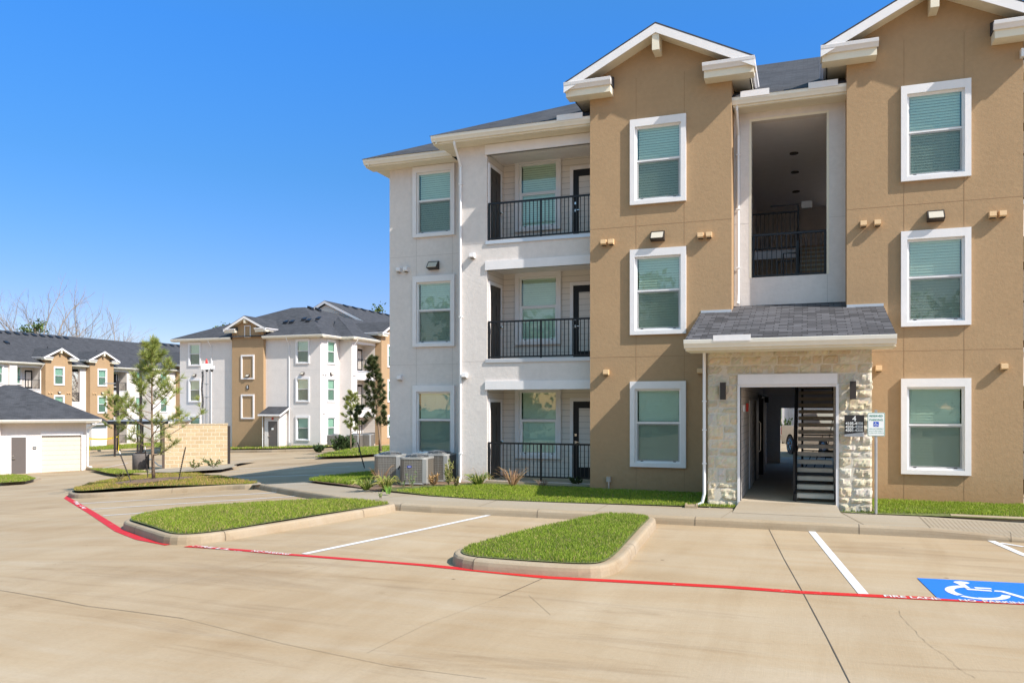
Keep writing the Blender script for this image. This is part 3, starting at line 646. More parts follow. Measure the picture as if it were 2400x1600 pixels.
def downspout(b,f,x,y,z0,z1,kick=(0,-.3),elbow=.45,top_y=None):
    mb=MB(f); w,d=.038,.032
    pts=[]
    if elbow: pts=[(x,(top_y if top_y is not None else y-elbow),z1+.05),(x,(top_y if top_y is not None else y-elbow),z1-.08),(x,y-.04,z1-.55)]
    else: pts=[(x,y-.04,z1)]
    pts+= [(x,y-.04,z0+.28)]
    if kick: pts+=[(x+kick[0]*.35,y-.04+kick[1]*.35,z0+.10),(x+kick[0],y-.04+kick[1],z0+.05)]
    mb.tube(pts,.032,8,0)
    for z in (z0+.9,(z0+z1)/2,z1-1.0): mb.box(x-.042,x+.042,y-.078,y-.001,z-.012,z+.012,1)
    return mb.build('downspout',['vinyl','vinyl'],b,smooth=False)
def railing(b,f,x0,x1,y,z0,z1,posts=(),sp=.103):
    mb=MB(f); mb.box(x0,x1,y-.022,y+.022,z1-.045,z1); mb.box(x0,x1,y-.015,y+.015,z0,z0+.035)
    n=int((x1-x0)/sp)
    for k in range(1,n): 
        x=x0+(x1-x0)*k/n; mb.box(x-.0085,x+.0085,y-.0085,y+.0085,z0+.034,z1-.044)
    for x in list(posts)+[x0+.02,x1-.02]: mb.box(x-.022,x+.022,y-.02,y+.02,z0-.09,z1-.044)
    return mb.build('balcony_railing',['black'],b)
def gable_bay(b,f,xc,half,yf,yb,zg=9.86,ov=.53,slope=.5,front=.45,roof='roof',side=True,wallm='tan',ymax=None,blankwall=False,holes=(),gv=True,beam=True,z0=-.25,kickw=1.13):
    # wall
    mb=MB(f); x0,x1=xc-half,xc+half; ze=zg-.13; e=half+ov; zp=zg+slope*e-.20; zs=zg+slope*(ov)-.20
    wall(mb,x0,x1,yf,z0,zs,holes); mb.face([(x0,yf,zs),(x1,yf,zs),(xc,yf,zs+slope*half)])
    for x in (x0,x1): mb.face([(x,yf,z0),(x,yb,z0),(x,yb,zs),(x,yf,zs)])
    if gv:
        for zz in (6.43,3.36): grooves(mb,yf,hz=[(zz,x0,x1)])
        for dx in (-.56,.56):
            for a,c in ((8.93,zs-.02),(5.87,6.91),(2.78,3.86),(.0,.76)): grooves(mb,yf,vx=[(xc+dx+.03,a,c)])
    mb.build('wall',[wallm,'groove'],b)
    # roof
    yr=(ymax if ymax is not None else yf+4.2); ye=yf-front; mb=MB(f); th=.035; pk=zg+slope*e
    for sgn in (-1,1):
        xe=xc+sgn*e
        mb.face([(xe,ye,zg),(xc,ye,pk),(xc,yr,pk),(xe,yr,zg)],0)
        mb.face([(xe,ye,zg-th),(xc,ye,pk-th),(xc,ye,pk),(xe,ye,zg)],0)
        mb.face([(xe,ye+.03,zg-.20),(xc,ye+.03,pk-.20),(xc,yf+.05,pk-.20),(xe,yf+.05,zg-.20)],1)   # raked soffit
        # rake board
        bd=[(xe+(-sgn)*.0,zg-th),(xc,pk-th),(xc,pk-.235),(xe-sgn*.2,zg-.235+slope*.2),(xe,zg-.235+.0)]
        mb.prism(bd,1,ye+.002,ye+.03,2)
        # side eaves with boxed returns
        xi=xc+sgn*half; a,c=sorted((xe-sgn*.12,xi)); mb.box(a,c,yf-front+.12,yr-.8,zg-.27,zg-.25,1)
        gutter_y(mb,xe-sgn*.115,ye+.03,yr-1.2,zg-.155,-sgn if False else (-1 if sgn<0 else 1),2)
        a,c=sorted((xe-sgn*.12,xe-sgn*.15)); mb.box(a,c,ye+.12,yr-1.0,zg-.27,zg-.02,1)
        k0,k1=sorted((xe,xe-sgn*kickw)); gutter(mb,k0,k1,ye+.10,zg-.155,2); mb.box(k0+.03,k1-.03,ye+.10,yf-.001,zg-.315,zg-.13,1)
        mb.prism([(ye-.01,zg-.012),(yf-.001,zg+.15),(yf-.001,zg-.13),(ye+.10,zg-.13)],0,k0+.01,k1-.01,0)
    mb.build('gable_roof',[roof,'cream','trim'],b)
    if beam:
        mb=MB(f); mb.box(xc-.08,xc+.08,ye-.0+.035,yf,pk-.62,pk-.24,0); mb.build('gable_beam',['cream'],b)
def storage_panel_door(mb,f_pts): pass
def door_full(b,f,x0,x1,y,z0,z1,mat='blackdoor',lite=True,handle_left=True,name='door'):
    mb=MB(f); t=.07; zt=z1
    mb.box(x0-.09,x0,y-.03,y+.02,z0,zt+.09,1); mb.box(x1,x1+.09,y-.03,y+.02,z0,zt+.09,1); mb.box(x0-.0,x1,y-.03,y+.02,zt,zt+.09,1)
    if lite:
        a,c,d,e=x0+.15,x1-.15,z0+.30,zt-.18
        mb.box(x0,x1,y-.012,y+.03,e,zt,0); mb.box(x0,x1,y-.012,y+.03,z0,d,0); mb.box(x0,a,y-.012,y+.03,d,e,0); mb.box(c,x1,y-.012,y+.03,d,e,0)
        z=d
        while z<e-.03: mb.face([(a,y+.028,z),(c,y+.028,z),(c,y+.048,z+.034),(a,y+.048,z+.034)],2); z+=.033
        mb.face([(a,y+.06,d),(c,y+.06,d),(c,y+.06,e),(a,y+.06,e)],3)
    else: mb.box(x0,x1,y-.012,y+.03,z0,zt,0)
    o=mb.build(name,[mat,'trim','blind','dark'],b)
    if lite:
        mb=MB(f); mb.face([(a,y+.01,d),(c,y+.01,d),(c,y+.01,e),(a,y+.01,e)]); mb.build('door_glass',['glassdark'],o)
    mb=MB(f); hx=x0+.07 if handle_left else x1-.07; sg=1 if handle_left else -1
    mb.box(hx-.03,hx+.03,y-.03,y-.012,z0+1.12,z0+1.18); mb.build('deadbolt',['chrome'],o); mb=MB(f); mb.box(hx-.028,hx+.028,y-.026,y-.012,z0+.93,z0+.99); mb.box(min(hx,hx+sg*.11),max(hx,hx+sg*.11),y-.07,y-.055,z0+.95,z0+.97); mb.box(hx-.01,hx+.01,y-.07,y-.02,z0+.95,z0+.97)
    mb.build('handle',['chrome'],o); return o
def balcony(b,f,x0,x1,yf,yb,zf,ztop,full=True,mirror=False,first=False,far=False,lip=True):
    "recessed balcony: side wall, back wall with window and door, floor, ceiling, railing"
    mx=(lambda x:x0+x1-x) if mirror else (lambda x:x)
    def S(a,c): a,c=mx(a),mx(c); return (min(a,c),max(a,c))
    wx=x0+1.00; zb=zf+.50; zc=ztop+.08
    hx=S(wx-.535,wx+.535); dd=S(x0+1.98,x0+2.89)
    mb=MB(f); wall(mb,x0,x1,yb,zf-.02,zc,[(hx[0],hx[1],zb+.095,zb+1.825)],.1,0)
    mb.build('wall',['siding'],b)
    mb=MB(f); mb.face([(x0+.002,yf+.02,zf-.1),(x0+.002,yb,zf-.1),(x0+.002,yb,zc),(x0+.002,yf+.02,zc)],0); mb.build('wall',['siding'],b); mb=MB(f); mb.face([(x1-.002,yf+.02,zf-.1),(x1-.002,yb,zf-.1),(x1-.002,yb,zc),(x1-.002,yf+.02,zc)],0)
    mb.build('wall',['siding'],b)
    mb=MB(f); mb.face([(x0,yf+.02,zc-.003),(x1,yf+.02,zc-.003),(x1,yb,zc-.003),(x0,yb,zc-.003)],0); mb.build('ceiling',['trim'],b)
    mb=MB(f); mb.box(x0+.004,x1-.004,yf+.004,yb-.002,zf-.14,zf,0)
    if lip: mb.box(x0-.03,x1,yf-.035,yf+.003,zf-.03,zf+.055,1)
    mb.build('balcony_slab',['slab','flash'],b)
    window(b,f,mx(wx),zb,yb,far=far,screen=False)
    if full:
        door_full(b,f,dd[0],dd[1],yb,zf,zf+2.04,handle_left=not mirror)
        # six-panel storage door on the side wall
        X=x0+.004 if not mirror else x1-.004; s=1 if not mirror else -1
        g2=Fr(tuple(f(X,yf,0)),f.a+(R(90) if not mirror else R(-90)))
        # g2: local x runs into the building (or out when mirrored), local -y faces the balcony
        q=(lambda a,c:(a,c)) if not mirror else (lambda a,c:(-c,-a))
        mb=MB(g2); a,c=q(.14,.90); mb.box(a,c,-.03,-.002,zf,zf+2.02,0)
        for k in (0,1):
            u0=a+.10+k*(c-a-.1)/2; u1=u0+(c-a-.3)/2
            for v0,v1 in ((.14,.78),(.90,1.54),(1.66,1.90)): 
                mb.box(u0,u1,-.036,-.03,zf+v0,zf+v1,0); mb.box(u0+.02,u1-.02,-.042,-.036,zf+v0+.03,zf+v1-.03,0)
        for u0,u1,v0,v1 in ((a-.085,a,0,2.10),(c,c+.085,0,2.10),(a,c,2.02,2.10)): mb.box(u0,u1,-.045,-.002,zf+v0,zf+v1,1)
        o=mb.build('storage_door',['browndoor','trim'],b)
        mb=MB(g2); hh=(c-.07) if not mirror else (a+.07); mb.tube([(hh,-.03,zf+.96),(hh,-.09,zf+.96)],.02,8); mb.lathe((hh,-.10,zf+.93),[(.02,0),(.03,.03),(.02,.06)],8); mb.build('handle',['chrome'],o)
    zr=zf+.12 if not first else zf+.10
    railing(b,f,x0+.02,x1-.01,yf+.05,zf+.10,zf+1.05 if not first else zf+.98,posts=[mx(x0+1.46)])
def shingle_vents(b,f,pts,s=.5):
    for (x,y,z) in pts:
        mb=MB(f); mb.prism([(y-.2,z-.02),(y-.2,z+.12),(y-.1,z+.16),(y+.3,z+.2)],0,x-.18,x+.18); mb.build('roof_vent',['black'],b)
# ================================================================= BUILDING 4 (the near one)
WT=(6.917,3.867,.775)   # foot of window trims per storey (3rd, 2nd, 1st)
def stone_face(b,f,regs,y,name='stone_cladding',seed=3,side=False):
    "rock-faced coursed rubble: each stone its own displaced lump"
    rnd=random.Random(seed); nr=np.random.default_rng(seed); mb=MB(f); cols=[]
    def stone(x0,x1,z0,z1):
        c0=np.array(rnd.choice([(.66,.58,.43),(.69,.61,.46),(.63,.55,.41),(.67,.56,.40),(.65,.60,.50),(.69,.65,.56),(.66,.56,.41)]))*rnd.uniform(.74,.95)
        g0=.004; nx=max(3,int((x1-x0)/.035)); nz=max(3,int((z1-z0)/.035)); H=nr.normal(0,1,(nz+1,nx+1))
        K=(H+np.roll(H,1,0)+np.roll(H,1,1)+np.roll(H,-1,0)+np.roll(H,-1,1))/2.6
        fac=nr.integers(0,3,3); base=.014+rnd.uniform(0,.018); ids=[]
        ax,az=rnd.uniform(-.12,.12),rnd.uniform(-.12,.12)
        for j in range(nz+1):
            row=[]
            for i in range(nx+1):
                u,v=i/nx,j/nz; edge=min(u*(x1-x0),(1-u)*(x1-x0),v*(z1-z0),(1-v)*(z1-z0))
                d=0 if (i in(0,nx) or j in (0,nz)) else base+K[j,i]*.012+ax*(u-.5)*(x1-x0)+az*(v-.5)*(z1-z0)
                if 0<edge<.04: d*=.75
                jx=0 if i in(0,nx) else nr.uniform(-.007,.007); jz=0 if j in(0,nz) else nr.uniform(-.007,.007)
                row.append(mb.P((x0+g0+(x1-x0-2*g0)*u+jx,y-max(d,0),z0+g0+(z1-z0-2*g0)*v+jz))); cols.append((*[float(q*rnd.uniform(.93,1.06)) for q in c0],1))
            ids.append(row)
        for j in range(nz):
            for i in range(nx): mb.f.append([ids[j][i],ids[j][i+1],ids[j+1][i+1],ids[j+1][i]]); mb.m.append(0)
    for (x0,x1,z0,z1) in regs:
        z=z0
        while z<z1-.05:
            h=rnd.choice([.12,.15,.18,.20,.25,.29]); 
            if z1-(z+h)<.12: h=z1-z
            x=x0+0
            while x<x1-.01:
                w=rnd.uniform(.16,.52)*(1.0 if h<.25 else .85)
                if x1-(x+w)<.16: w=x1-x
                if h>.25 and w>.25 and rnd.random()<.3:
                    stone(x,x+w,z,z+h*.5); stone(x,x+w,z+h*.5,z+h)
                else: stone(x,x+w,z,z+h)
                x+=w
            z+=h
    mb.col=cols; return mb.build(name,['stone'],b)
def building4():
    b=thing('apartment_building','large near three-storey apartment building in tan and white stucco with a stone passage entrance','building',(-.41,18.75,.22))
    f=ID; C1,C2,HF=-3.255,2.44,1.645
    cx=(C1+C2)/2; mir=lambda x:2*cx-x
    yT,yW,yE=18.75,19.37,20.5
    for xc,wx in ((C1,-3.27),(C2,2.50)):
        gable_bay(b,f,xc,HF,yT,20.7 if xc==C1 else 20.7,holes=[HOLE(wx,z) for z in WT],ymax=22.9)
        for z in WT: window(b,f,wx,z,yT)
        lamp(b,f,wx,yT,6.03)
    for x in (-4.55,-4.37,-2.29,-2.10,1.124,1.397,3.53,3.71): vent(b,f,x,yT,6.09)
    for x in (-4.49,-2.30,1.42,3.737): vent(b,f,x,yT,3.0)
    # ---- stair recess front wall
    mb=MB(f); x0,x1=C1+HF,C2-HF
    wall(mb,x0,x1,yW,2.9,9.0,[(-1.215,.405,5.165,8.775,.22)])
    grooves(mb,yW,hz=[(6.43,x0,-1.23),(6.43,.42,x1)],vx=[(-1.23,4.5,5.15),(.42,4.5,5.15)])
    for k,(a,c) in enumerate(((-1.265,-1.215),(.405,.455))): mb.box(a,c,yW-.004,yW+.1,5.165,8.775,2)
    mb.box(-1.265,.455,yW-.005,yW+.1,8.777,8.83,2)
    mb.build('wall',['white','wgroove','cream'],b)
    roof_edge(b,f,(x0,x1,18.80,yW),9.19,closed_ends=(False,False))
    railing(b,f,-1.20,.395,yW+.16,5.20,6.19)
    downspout(b,f,x0+.10,yW-.02,4.50,9.02,kick=(0,-.12),elbow=.38,top_y=18.93)
    # ---- balcony wing and end bay, both sides (the right one mirrors the left)
    for sd in (0,1):
        X=(lambda x:x) if sd==0 else mir
        def S(a,c): a,c=X(a),X(c); return min(a,c),max(a,c)
        bx=S(-7.82,-4.90); px=S(-8.63,-4.90); ex=S(-11.30,-8.63)
        mb=MB(f); hs=[(bx[0],bx[1],.28,2.62,.06),(bx[0],bx[1],3.42,5.72,.06),(bx[0],bx[1],6.49,8.71,.06)]
        wall(mb,px[0],px[1],yW,-.25,9.0,hs)
        pr=S(-8.63,-7.82); grooves(mb,yW,hz=[(6.43,*pr),(3.36,*pr)])
        xs=X(-8.63); mb.face([(xs,yW,-.25),(xs,yE,-.25),(xs,yE,9.0),(xs,yW,9.0)])
        mb.build('wall',['white','wgroove'],b)
        for z0,z1 in ((2.62,2.842),(5.72,5.944),(8.71,8.967)):
            a,c=S(-7.86,-4.90); mb=MB(f); mb.box(a,c,yW-.045,yW+.06,z0,z1); mb.build('lintel',['trim'],b)
        for zf,zt in ((.28,2.62),(3.35,5.72),(6.42,8.71)):
            balcony(b,f,bx[0],bx[1],yW,20.60,zf,zt,mirror=bool(sd),first=zf<1,lip=zf>1)
        mb=MB(f); wx=X(-9.88)
        wall(mb,ex[0],ex[1],yE,-.35,9.0,[HOLE(wx,z+.05 if z>6 else z) for z in WT])
        grooves(mb,yE,hz=[(6.45,*ex),(3.37,*ex)],vx=[(wx-.56,5.87,6.95),(wx+.56,5.87,6.95),(wx-.56,2.78,3.86),(wx+.56,2.78,3.86)])
        xo=X(-11.30); mb.face([(xo,yE,-.5),(xo,31.5,-.5),(xo,31.5,9.0),(xo,yE,9.0)])
        mb.build('wall',['white','wgroove'],b)
        for z in WT: window(b,f,wx,z+.05 if z>6 else z,yE)
        lamp(b,f,wx,yE,6.03)
        for x,z in ((-10.97,6.09),(-10.74,6.09),(-10.94,3.0)): vent(b,f,X(x),yE,z,'w')
        vent(b,f,X(-8.205),yW,6.12,'w'); vent(b,f,X(-8.425),yW,3.0,'w')
        ga=S(-9.17,-4.90); roof_edge(b,f,(ga[0],ga[1],18.80,yW),9.19,name='gutter')
        gb=S(-11.85,-9.10); roof_edge(b,f,(gb[0],gb[1],19.93,yE),9.19)
        # eaves running back along the hip ends
        mb=MB(f); s=-1 if sd==0 else 1
        for xe,ya,yb_,xw in ((X(-9.17),18.85,20.0,X(-8.63)),(X(-11.85),19.98,31.5,X(-11.30))):
            gutter_y(mb,xe-s*.115,ya,yb_,9.035,s,0); a,c=sorted((xe-s*.12,xw)); mb.box(a,c,ya+.54,yb_,8.98,9.0,1); a,c=sorted((xe-s*.12,xe-s*.15)); mb.box(a,c,ya,yb_,8.985,9.18,1)
        mb.build('gutter',['gutter','cream'],b)
        downspout(b,f,X(-8.55),yW,.05,9.02,elbow=.38,top_y=18.93)
    # ---- roofs
    mb=MB(f); hip(mb,-9.2,mir(-9.2),18.79,32.2,9.185); mb.build('roof',['roof'],b)
    mb=MB(f); hip(mb,-11.87,mir(-11.87),19.9,31.1,9.185); mb.build('roof',['roof'],b)
    for a,c,y,z in ((-1.42,-.80,18.79,9.19),(.02,.62,18.79,9.19),(-5.75,-5.1,18.79,9.19),(-9.32,-9.1,19.93,9.19)):
        mb=MB(f); mb.box(a,c,y-.005,y+.012,z-.04,z+.10); mb.build('valley_splash_guard',['trim'],b)
    # ---- back wall, its hidden openings widened to let light into passage and stairwell
    mb=MB(f); wall(mb,-11.3,mir(-11.3),31.5,-.5,9.0,[(-1.25,3.55,.28,2.95),(-1.5,3.55,3.5,6.2),(-1.5,3.55,6.45,8.75)],.1)
    mb.build('wall',['white'],b)
    # ---- stone portico
    yS=16.92; mb=MB(f); op=(-1.284,.522,-.2,2.63,.28)
    wall(mb,-1.90,1.14,yS-.004,0,3.4,[op]); 
    for x in (-1.90,1.14): mb.face([(x,yS,0),(x,yT,0),(x,yT,3.95),(x,yS,3.4)])
    mb.build('wall',['stone_m'],b)
    stone_face(b,f,[(-1.93,-1.33,.12,2.63),(.565,1.17,.12,2.63),(-1.93,1.17,2.845,3.39),(-1.93,-1.335,2.63,2.845),(.56,1.17,2.63,2.845)],yS)
    for sgn,xw,sd in ((-1,-1.90,5),(1,1.14,6)):
        ff=Fr((xw,yS,0),R(90) if sgn>0 else R(-90)); 
        if sgn>0: stone_face(b,ff,[(0,1.83,.12,3.35)],0,seed=sd)
        else: stone_face(b,ff,[(-1.83,0,.12,3.35)],0,seed=sd)
    mb=MB(f); mb.box(-1.324,.547,yS-.075,yS+.05,2.632,2.838); mb.build('lintel',['trim'],b)
    mb=MB(f); mb.box(-1.334,-1.284,yS-.045,yS+.3,.16,2.63); mb.box(.522,.572,yS-.045,yS+.3,.16,2.63); mb.box(-1.284,.522,yS-.043,yS+.3,2.585,2.63)
    mb.build('entrance_frame',['trim'],b)
    mb=MB(f); sl=(4.33-3.50)/(18.75-16.12)
    xl,xr=-2.29,1.52; z0,z1=3.50,4.33
    mb.face([(xl,16.12,z0),(xr,16.12,z0),(xr,yT-.002,z1),(xl,yT-.002,z1)],0)
    mb.face([(C1+HF,yT-.002,z1),(C2-HF,yT-.002,z1),(C2-HF,yW,z1+sl*.62),(C1+HF,yW,z1+sl*.62)],0)
    for xa,xb in ((xl,xl+.03),(xr-.03,xr)): 
        mb.prism([(16.12,z0-.005),(yT-.003,z1-.005),(yT-.003,z1-.17),(16.12,z0-.17)],0,xa,xb,1)
    mb.face([(xl+.03,16.14,z0-.165),(xr-.03,16.14,z0-.165),(xr-.03,yT,z1-.165),(xl+.03,yT,z1-.165)],1)
    mb.box(xl,C1+HF,yT-.02,yT-.003,z1-.02,z1+.05,2); mb.box(C2-HF,xr,yT-.02,yT-.003,z1-.02,z1+.05,2)
    mb.build('portico_roof',['roofp','trim','flash'],b)
    roof_edge(b,f,(xl,xr,16.0,16.9),3.50)
    mb=MB(f); mb.box(-1.72,-1.02,15.995,16.012,3.46,3.575); mb.build('valley_splash_guard',['trim'],b)
    downspout(b,f,-1.99,16.90,.12,3.30,kick=(-.12,-.03),elbow=0)
    for x in (-1.61,.823):
        mb=MB(f); mb.box(x-.055,x+.055,yS-.19,yS-.08,2.33,2.68,0); mb.box(x-.035,x+.035,yS-.10,yS,2.44,2.56,0); o=mb.build('entrance_lamp',['bronze'],b)
    # number plate
    mb=MB(f); mb.box(.672,1.022,yS-.125,yS-.098,1.655,2.03,0); mb.face([(.672,yS-.126,1.655),(1.022,yS-.126,1.70),(1.022,yS-.126,1.612),(.672,yS-.126,1.612)],2)
    mb.box(.672,1.022,yS-.120,yS-.098,1.612,1.655,2)
    pt=lambda cx,cz:(lambda x,y:(cx+x,yS-.1285,cz+y))
    put_text(mb,'4',.145,pt(.847,1.955),1,bold=.001); 
    for k,t in enumerate(('4105-4108','4205-4208','4305-4308')): put_text(mb,t,.072,pt(.847,1.866-.066*k),1,bold=.0016)
    mb.build('unit_number_sign',['plate','signw','flash'],b)
    # ---- passage interior
    mb=MB(f); xa,xb=-1.29,1.60
    mb.face([(xa,yS+.3,.1),(xa,31.4,.1),(xa,31.4,3.0),(xa,yS+.3,3.0)],0); mb.face([(xb,yT,.1),(xb,24.0,.1),(xb,24.0,9),(xb,yT,9)],0); mb.face([(xb,24.0,.1),(3.6,24.0,.1),(3.6,24.0,9),(xb,24.0,9)],0); mb.face([(3.6,24.0,.1),(3.6,31.4,.1),(3.6,31.4,9),(3.6,24.0,9)],0)  # hidden side bay behind the stair widened to bring in more light
    mb.face([(xa,yT,3.0),(xa,23.1,3.0),(xa,23.1,3.3),(xa,yT,3.3)],0)
    mb.face([(.53,yS+.3,.1),(.53,yT,.1),(.53,yT,3.2),(.53,yS+.3,3.2)],0); mb.face([(.53,yT+.06,.1),(xb,yT+.06,.1),(xb,yT+.06,3.2),(.53,yT+.06,3.2)],0)
    mb.build('wall',['siding'],b)
    mb=MB(f); wall(mb,xa,xb,28.5,.1,3.0,[(-.86,1.5,.28,2.12)],.2); wall(mb,-1.62,.64,28.52,3.35,9,[(-1.1,.6,3.6,5.9)],.2); mb.build('wall',['white'],b)
    mb=MB(f); mb.box(-1.28,.52,yS+.0,31.5,.10,.27,0); mb.box(.52,1.6,yT+.01,31.5,.10,.268,0); mb.build('passage_floor',['slab'],b)
    for q_ in ((-1.285,.52,yS+.31,yT,2.72,2.80),(xa,-.26,yT,23.1,2.98,3.35),(xa,xb,23.1,28.5,2.98,3.35),(xa,xb,26.0,26.2,2.55,2.98),(-1.6,3.6,19.5,31.4,8.79,8.81)): mb=MB(f); mb.box(*q_); mb.build('passage_ceiling',['trim'],b)
    mb=MB(f); mb.face([(-1.6,19.59,5.1),(-1.6,28.5,5.1),(-1.6,28.5,8.8),(-1.6,19.59,8.8)],0); mb.face([(.79,19.59,5.1),(.79,24.0,5.1),(.79,24.0,8.8),(.79,19.59,8.8)],0); mb.build('wall',['siding'],b)
    # upper landings
    mb=MB(f); mb.box(-1.6,.79,19.45,20.9,5.02,5.17,0); mb.box(-1.6,.79,23.1,28.5,6.27,6.42,0); mb.box(-1.6,.79,23.08,23.1,6.22,6.44,1); mb.build('stair_landing',['slab','trim'],b)
    railing(b,f,-1.55,-.22,23.15,6.50,7.50)
    # straight ground flight
    mb=MB(f)
    for k in range(20):
        z=.27+.153*(k+1); y=17.30+.285*k; mb.box(-.20,.50 if k<5 else .60,y,y+.27,z-.082,z,0)
    o=mb.build('stair_flight',['tread'],b)
    mb=MB(f)
    for x in (-.235,.505 if False else .60):
        mb.prism([(17.25,.27),(17.55,.27),(17.30+.285*20,.27+.153*20-.12),(17.30+.285*20,.27+.153*20+.08),(17.25,.42)],0,x-.02,x+.02,0)
    mb.build('stringer',['black'],o)
    mb=MB(f); x=-.255
    def hr(y): return .27+.153*(y-17.30)/.285
    mb.tube([(x,17.35,hr(17.35)+.95),(x,22.9,hr(22.9)+.95)],.022,6); mb.tube([(x,17.35,hr(17.35)+.25),(x,22.9,hr(22.9)+.25)],.014,6)
    y=17.45
    while y<22.9: mb.box(x-.008,x+.008,y-.008,y+.008,hr(y)+.25,hr(y)+.94); y+=.115
    for y in (17.38,19.2,21.0,22.85): mb.box(x-.022,x+.022,y-.022,y+.022,hr(y)-.05 if y>18 else .27,hr(y)+.95)
    mb.build('stair_railing',['black'],o)
    # truss-like rail frames at the far end
    mb=MB(f)
    for zz in (.9,1.35,1.8,2.25,2.7):
        mb.box(-.15,1.5,24.9,24.94,zz-.02,zz+.02); 
    for k in range(7):
        xx=-.1+k*.26; mb.tube([(xx,24.92,.3),(xx+.26,24.92,.9+.45*(k%3))],.014,5)
    mb.box(-.17,-.11,24.88,24.96,.27,2.98); mb.box(1.4,1.46,24.88,24.96,.27,2.98)
    mb.build('second_flight_frame',['black'],b)
    # upper flight to the third floor
    mb=MB(f)
    for k in range(8):
        z=5.17+.156*(k+1); y=20.9+.275*k; mb.box(-.18,.72,y,y+.27,z-.05,z,0); mb.box(-.18,.72,y+.26,y+.275,z,z+.105,1)
    for x in (-.2,.74): mb.prism([(20.85,5.17),(21.1,5.17),(23.1,6.25),(23.1,6.45),(20.85,5.36)],0,x-.015,x+.015,2)
    o=mb.build('upper_stair_flight',['slab','groove','black'],b)
    mb=MB(f); mb.box(-.26,-.20,20.87,20.93,5.17,6.25); mb.box(-.25,-.21,23.0,23.06,6.3,7.62); mb.tube([(-.23,20.9,6.22),(-.23,23.0,7.45)],.022,6); mb.tube([(-.23,20.9,5.45),(-.23,23.0,6.62)],.014,6)
    for k in range(1,16): 
        yy=20.9+2.1*k/16; mb.box(-.238,-.222,yy-.008,yy+.008,5.45+1.17*k/16,6.22+1.23*k/16)
    mb.tube([(-.55,20.6,5.17),(-.55,20.6,5.9),(-.23,20.6,5.9)],.02,6); mb.tube([(-.68,20.4,5.17),(-.68,20.4,5.68),(-.3,20.4,5.68)],.02,6); mb.tube([(-.9,21.8,7.35),(-.23,21.8,7.35),(-.2,21.8,6.2)],.02,6)
    mb.build('stair_railing',['black'],o)
    for y in (22.2,24.0,26.2):
        mb=MB(f); mb.lathe((-.33,y,8.765),[(.11,.0),(.11,.024)],16); mb.build('ceiling_light',['bronze'],b)
    mb=MB(f); mb.box(-.15,.12,22.9,23.0,7.5,7.68); mb.build('exit_light_box',['whitebox'],b)
    # passage fittings
    mb=MB(f); mb.box(-1.288,-1.24,21.7,22.75,.27,2.35,0); o=mb.build('passage_door',['greydoor'],b)
    mb=MB(f); mb.tube([(-1.20,21.95,1.0),(-1.15,21.95,1.05),(-1.15,21.95,1.75),(-1.20,21.95,1.8)],.016,6); mb.build('handle',['chrome'],o)
    mb=MB(f); mb.box(-1.288,-1.235,18.62,18.78,2.08,2.26); mb.build('fire_alarm',['redalarm'],b)
    mb=MB(f); mb.box(-1.288,-1.25,17.72,17.86,2.08,2.22); mb.build('alarm_bell',['whitebox'],b)
    mb=MB(f); mb.box(-1.288,-1.16,23.6,24.9,.27,2.5); mb.build('meter_cabinet',['acdark'],b)
    mb=MB(f); mb.tube([(-1.2,22.9,2.45),(-1.2,24.0,2.45)],.05,8); mb.lathe((-1.15,24.4,2.3),[(.10,0),(.10,.16)],12); mb.build('sprinkler_pipe',['black'],b)
    mb=MB(f); mb.box(-1.286,-1.262,19.5,20.42,.27,2.32,0); mb.build('passage_door',['trim'],b)
    # conduit on the tan wall, logo-free
    mb=MB(f); mb.tube([(-4.43,yT-.05,.10),(-4.43,yT-.05,.42)],.022,8); mb.box(-4.48,-4.38,yT-.09,yT-.001,.40,.52); mb.build('conduit_box',['galv'],b)
    mb=MB(f); mb.box(4.02,4.08,yT-.14,yT-.002,9.2,9.36); mb.build('camera_bracket',['vinyl'],b)
    # concrete foundation lip under ground balconies
    mb=MB(f); mb.box(-7.84,-4.9,yW-.05,yW+.03,-.1,.262); mb.build('foundation_lip',['kerb'],b)
    return b
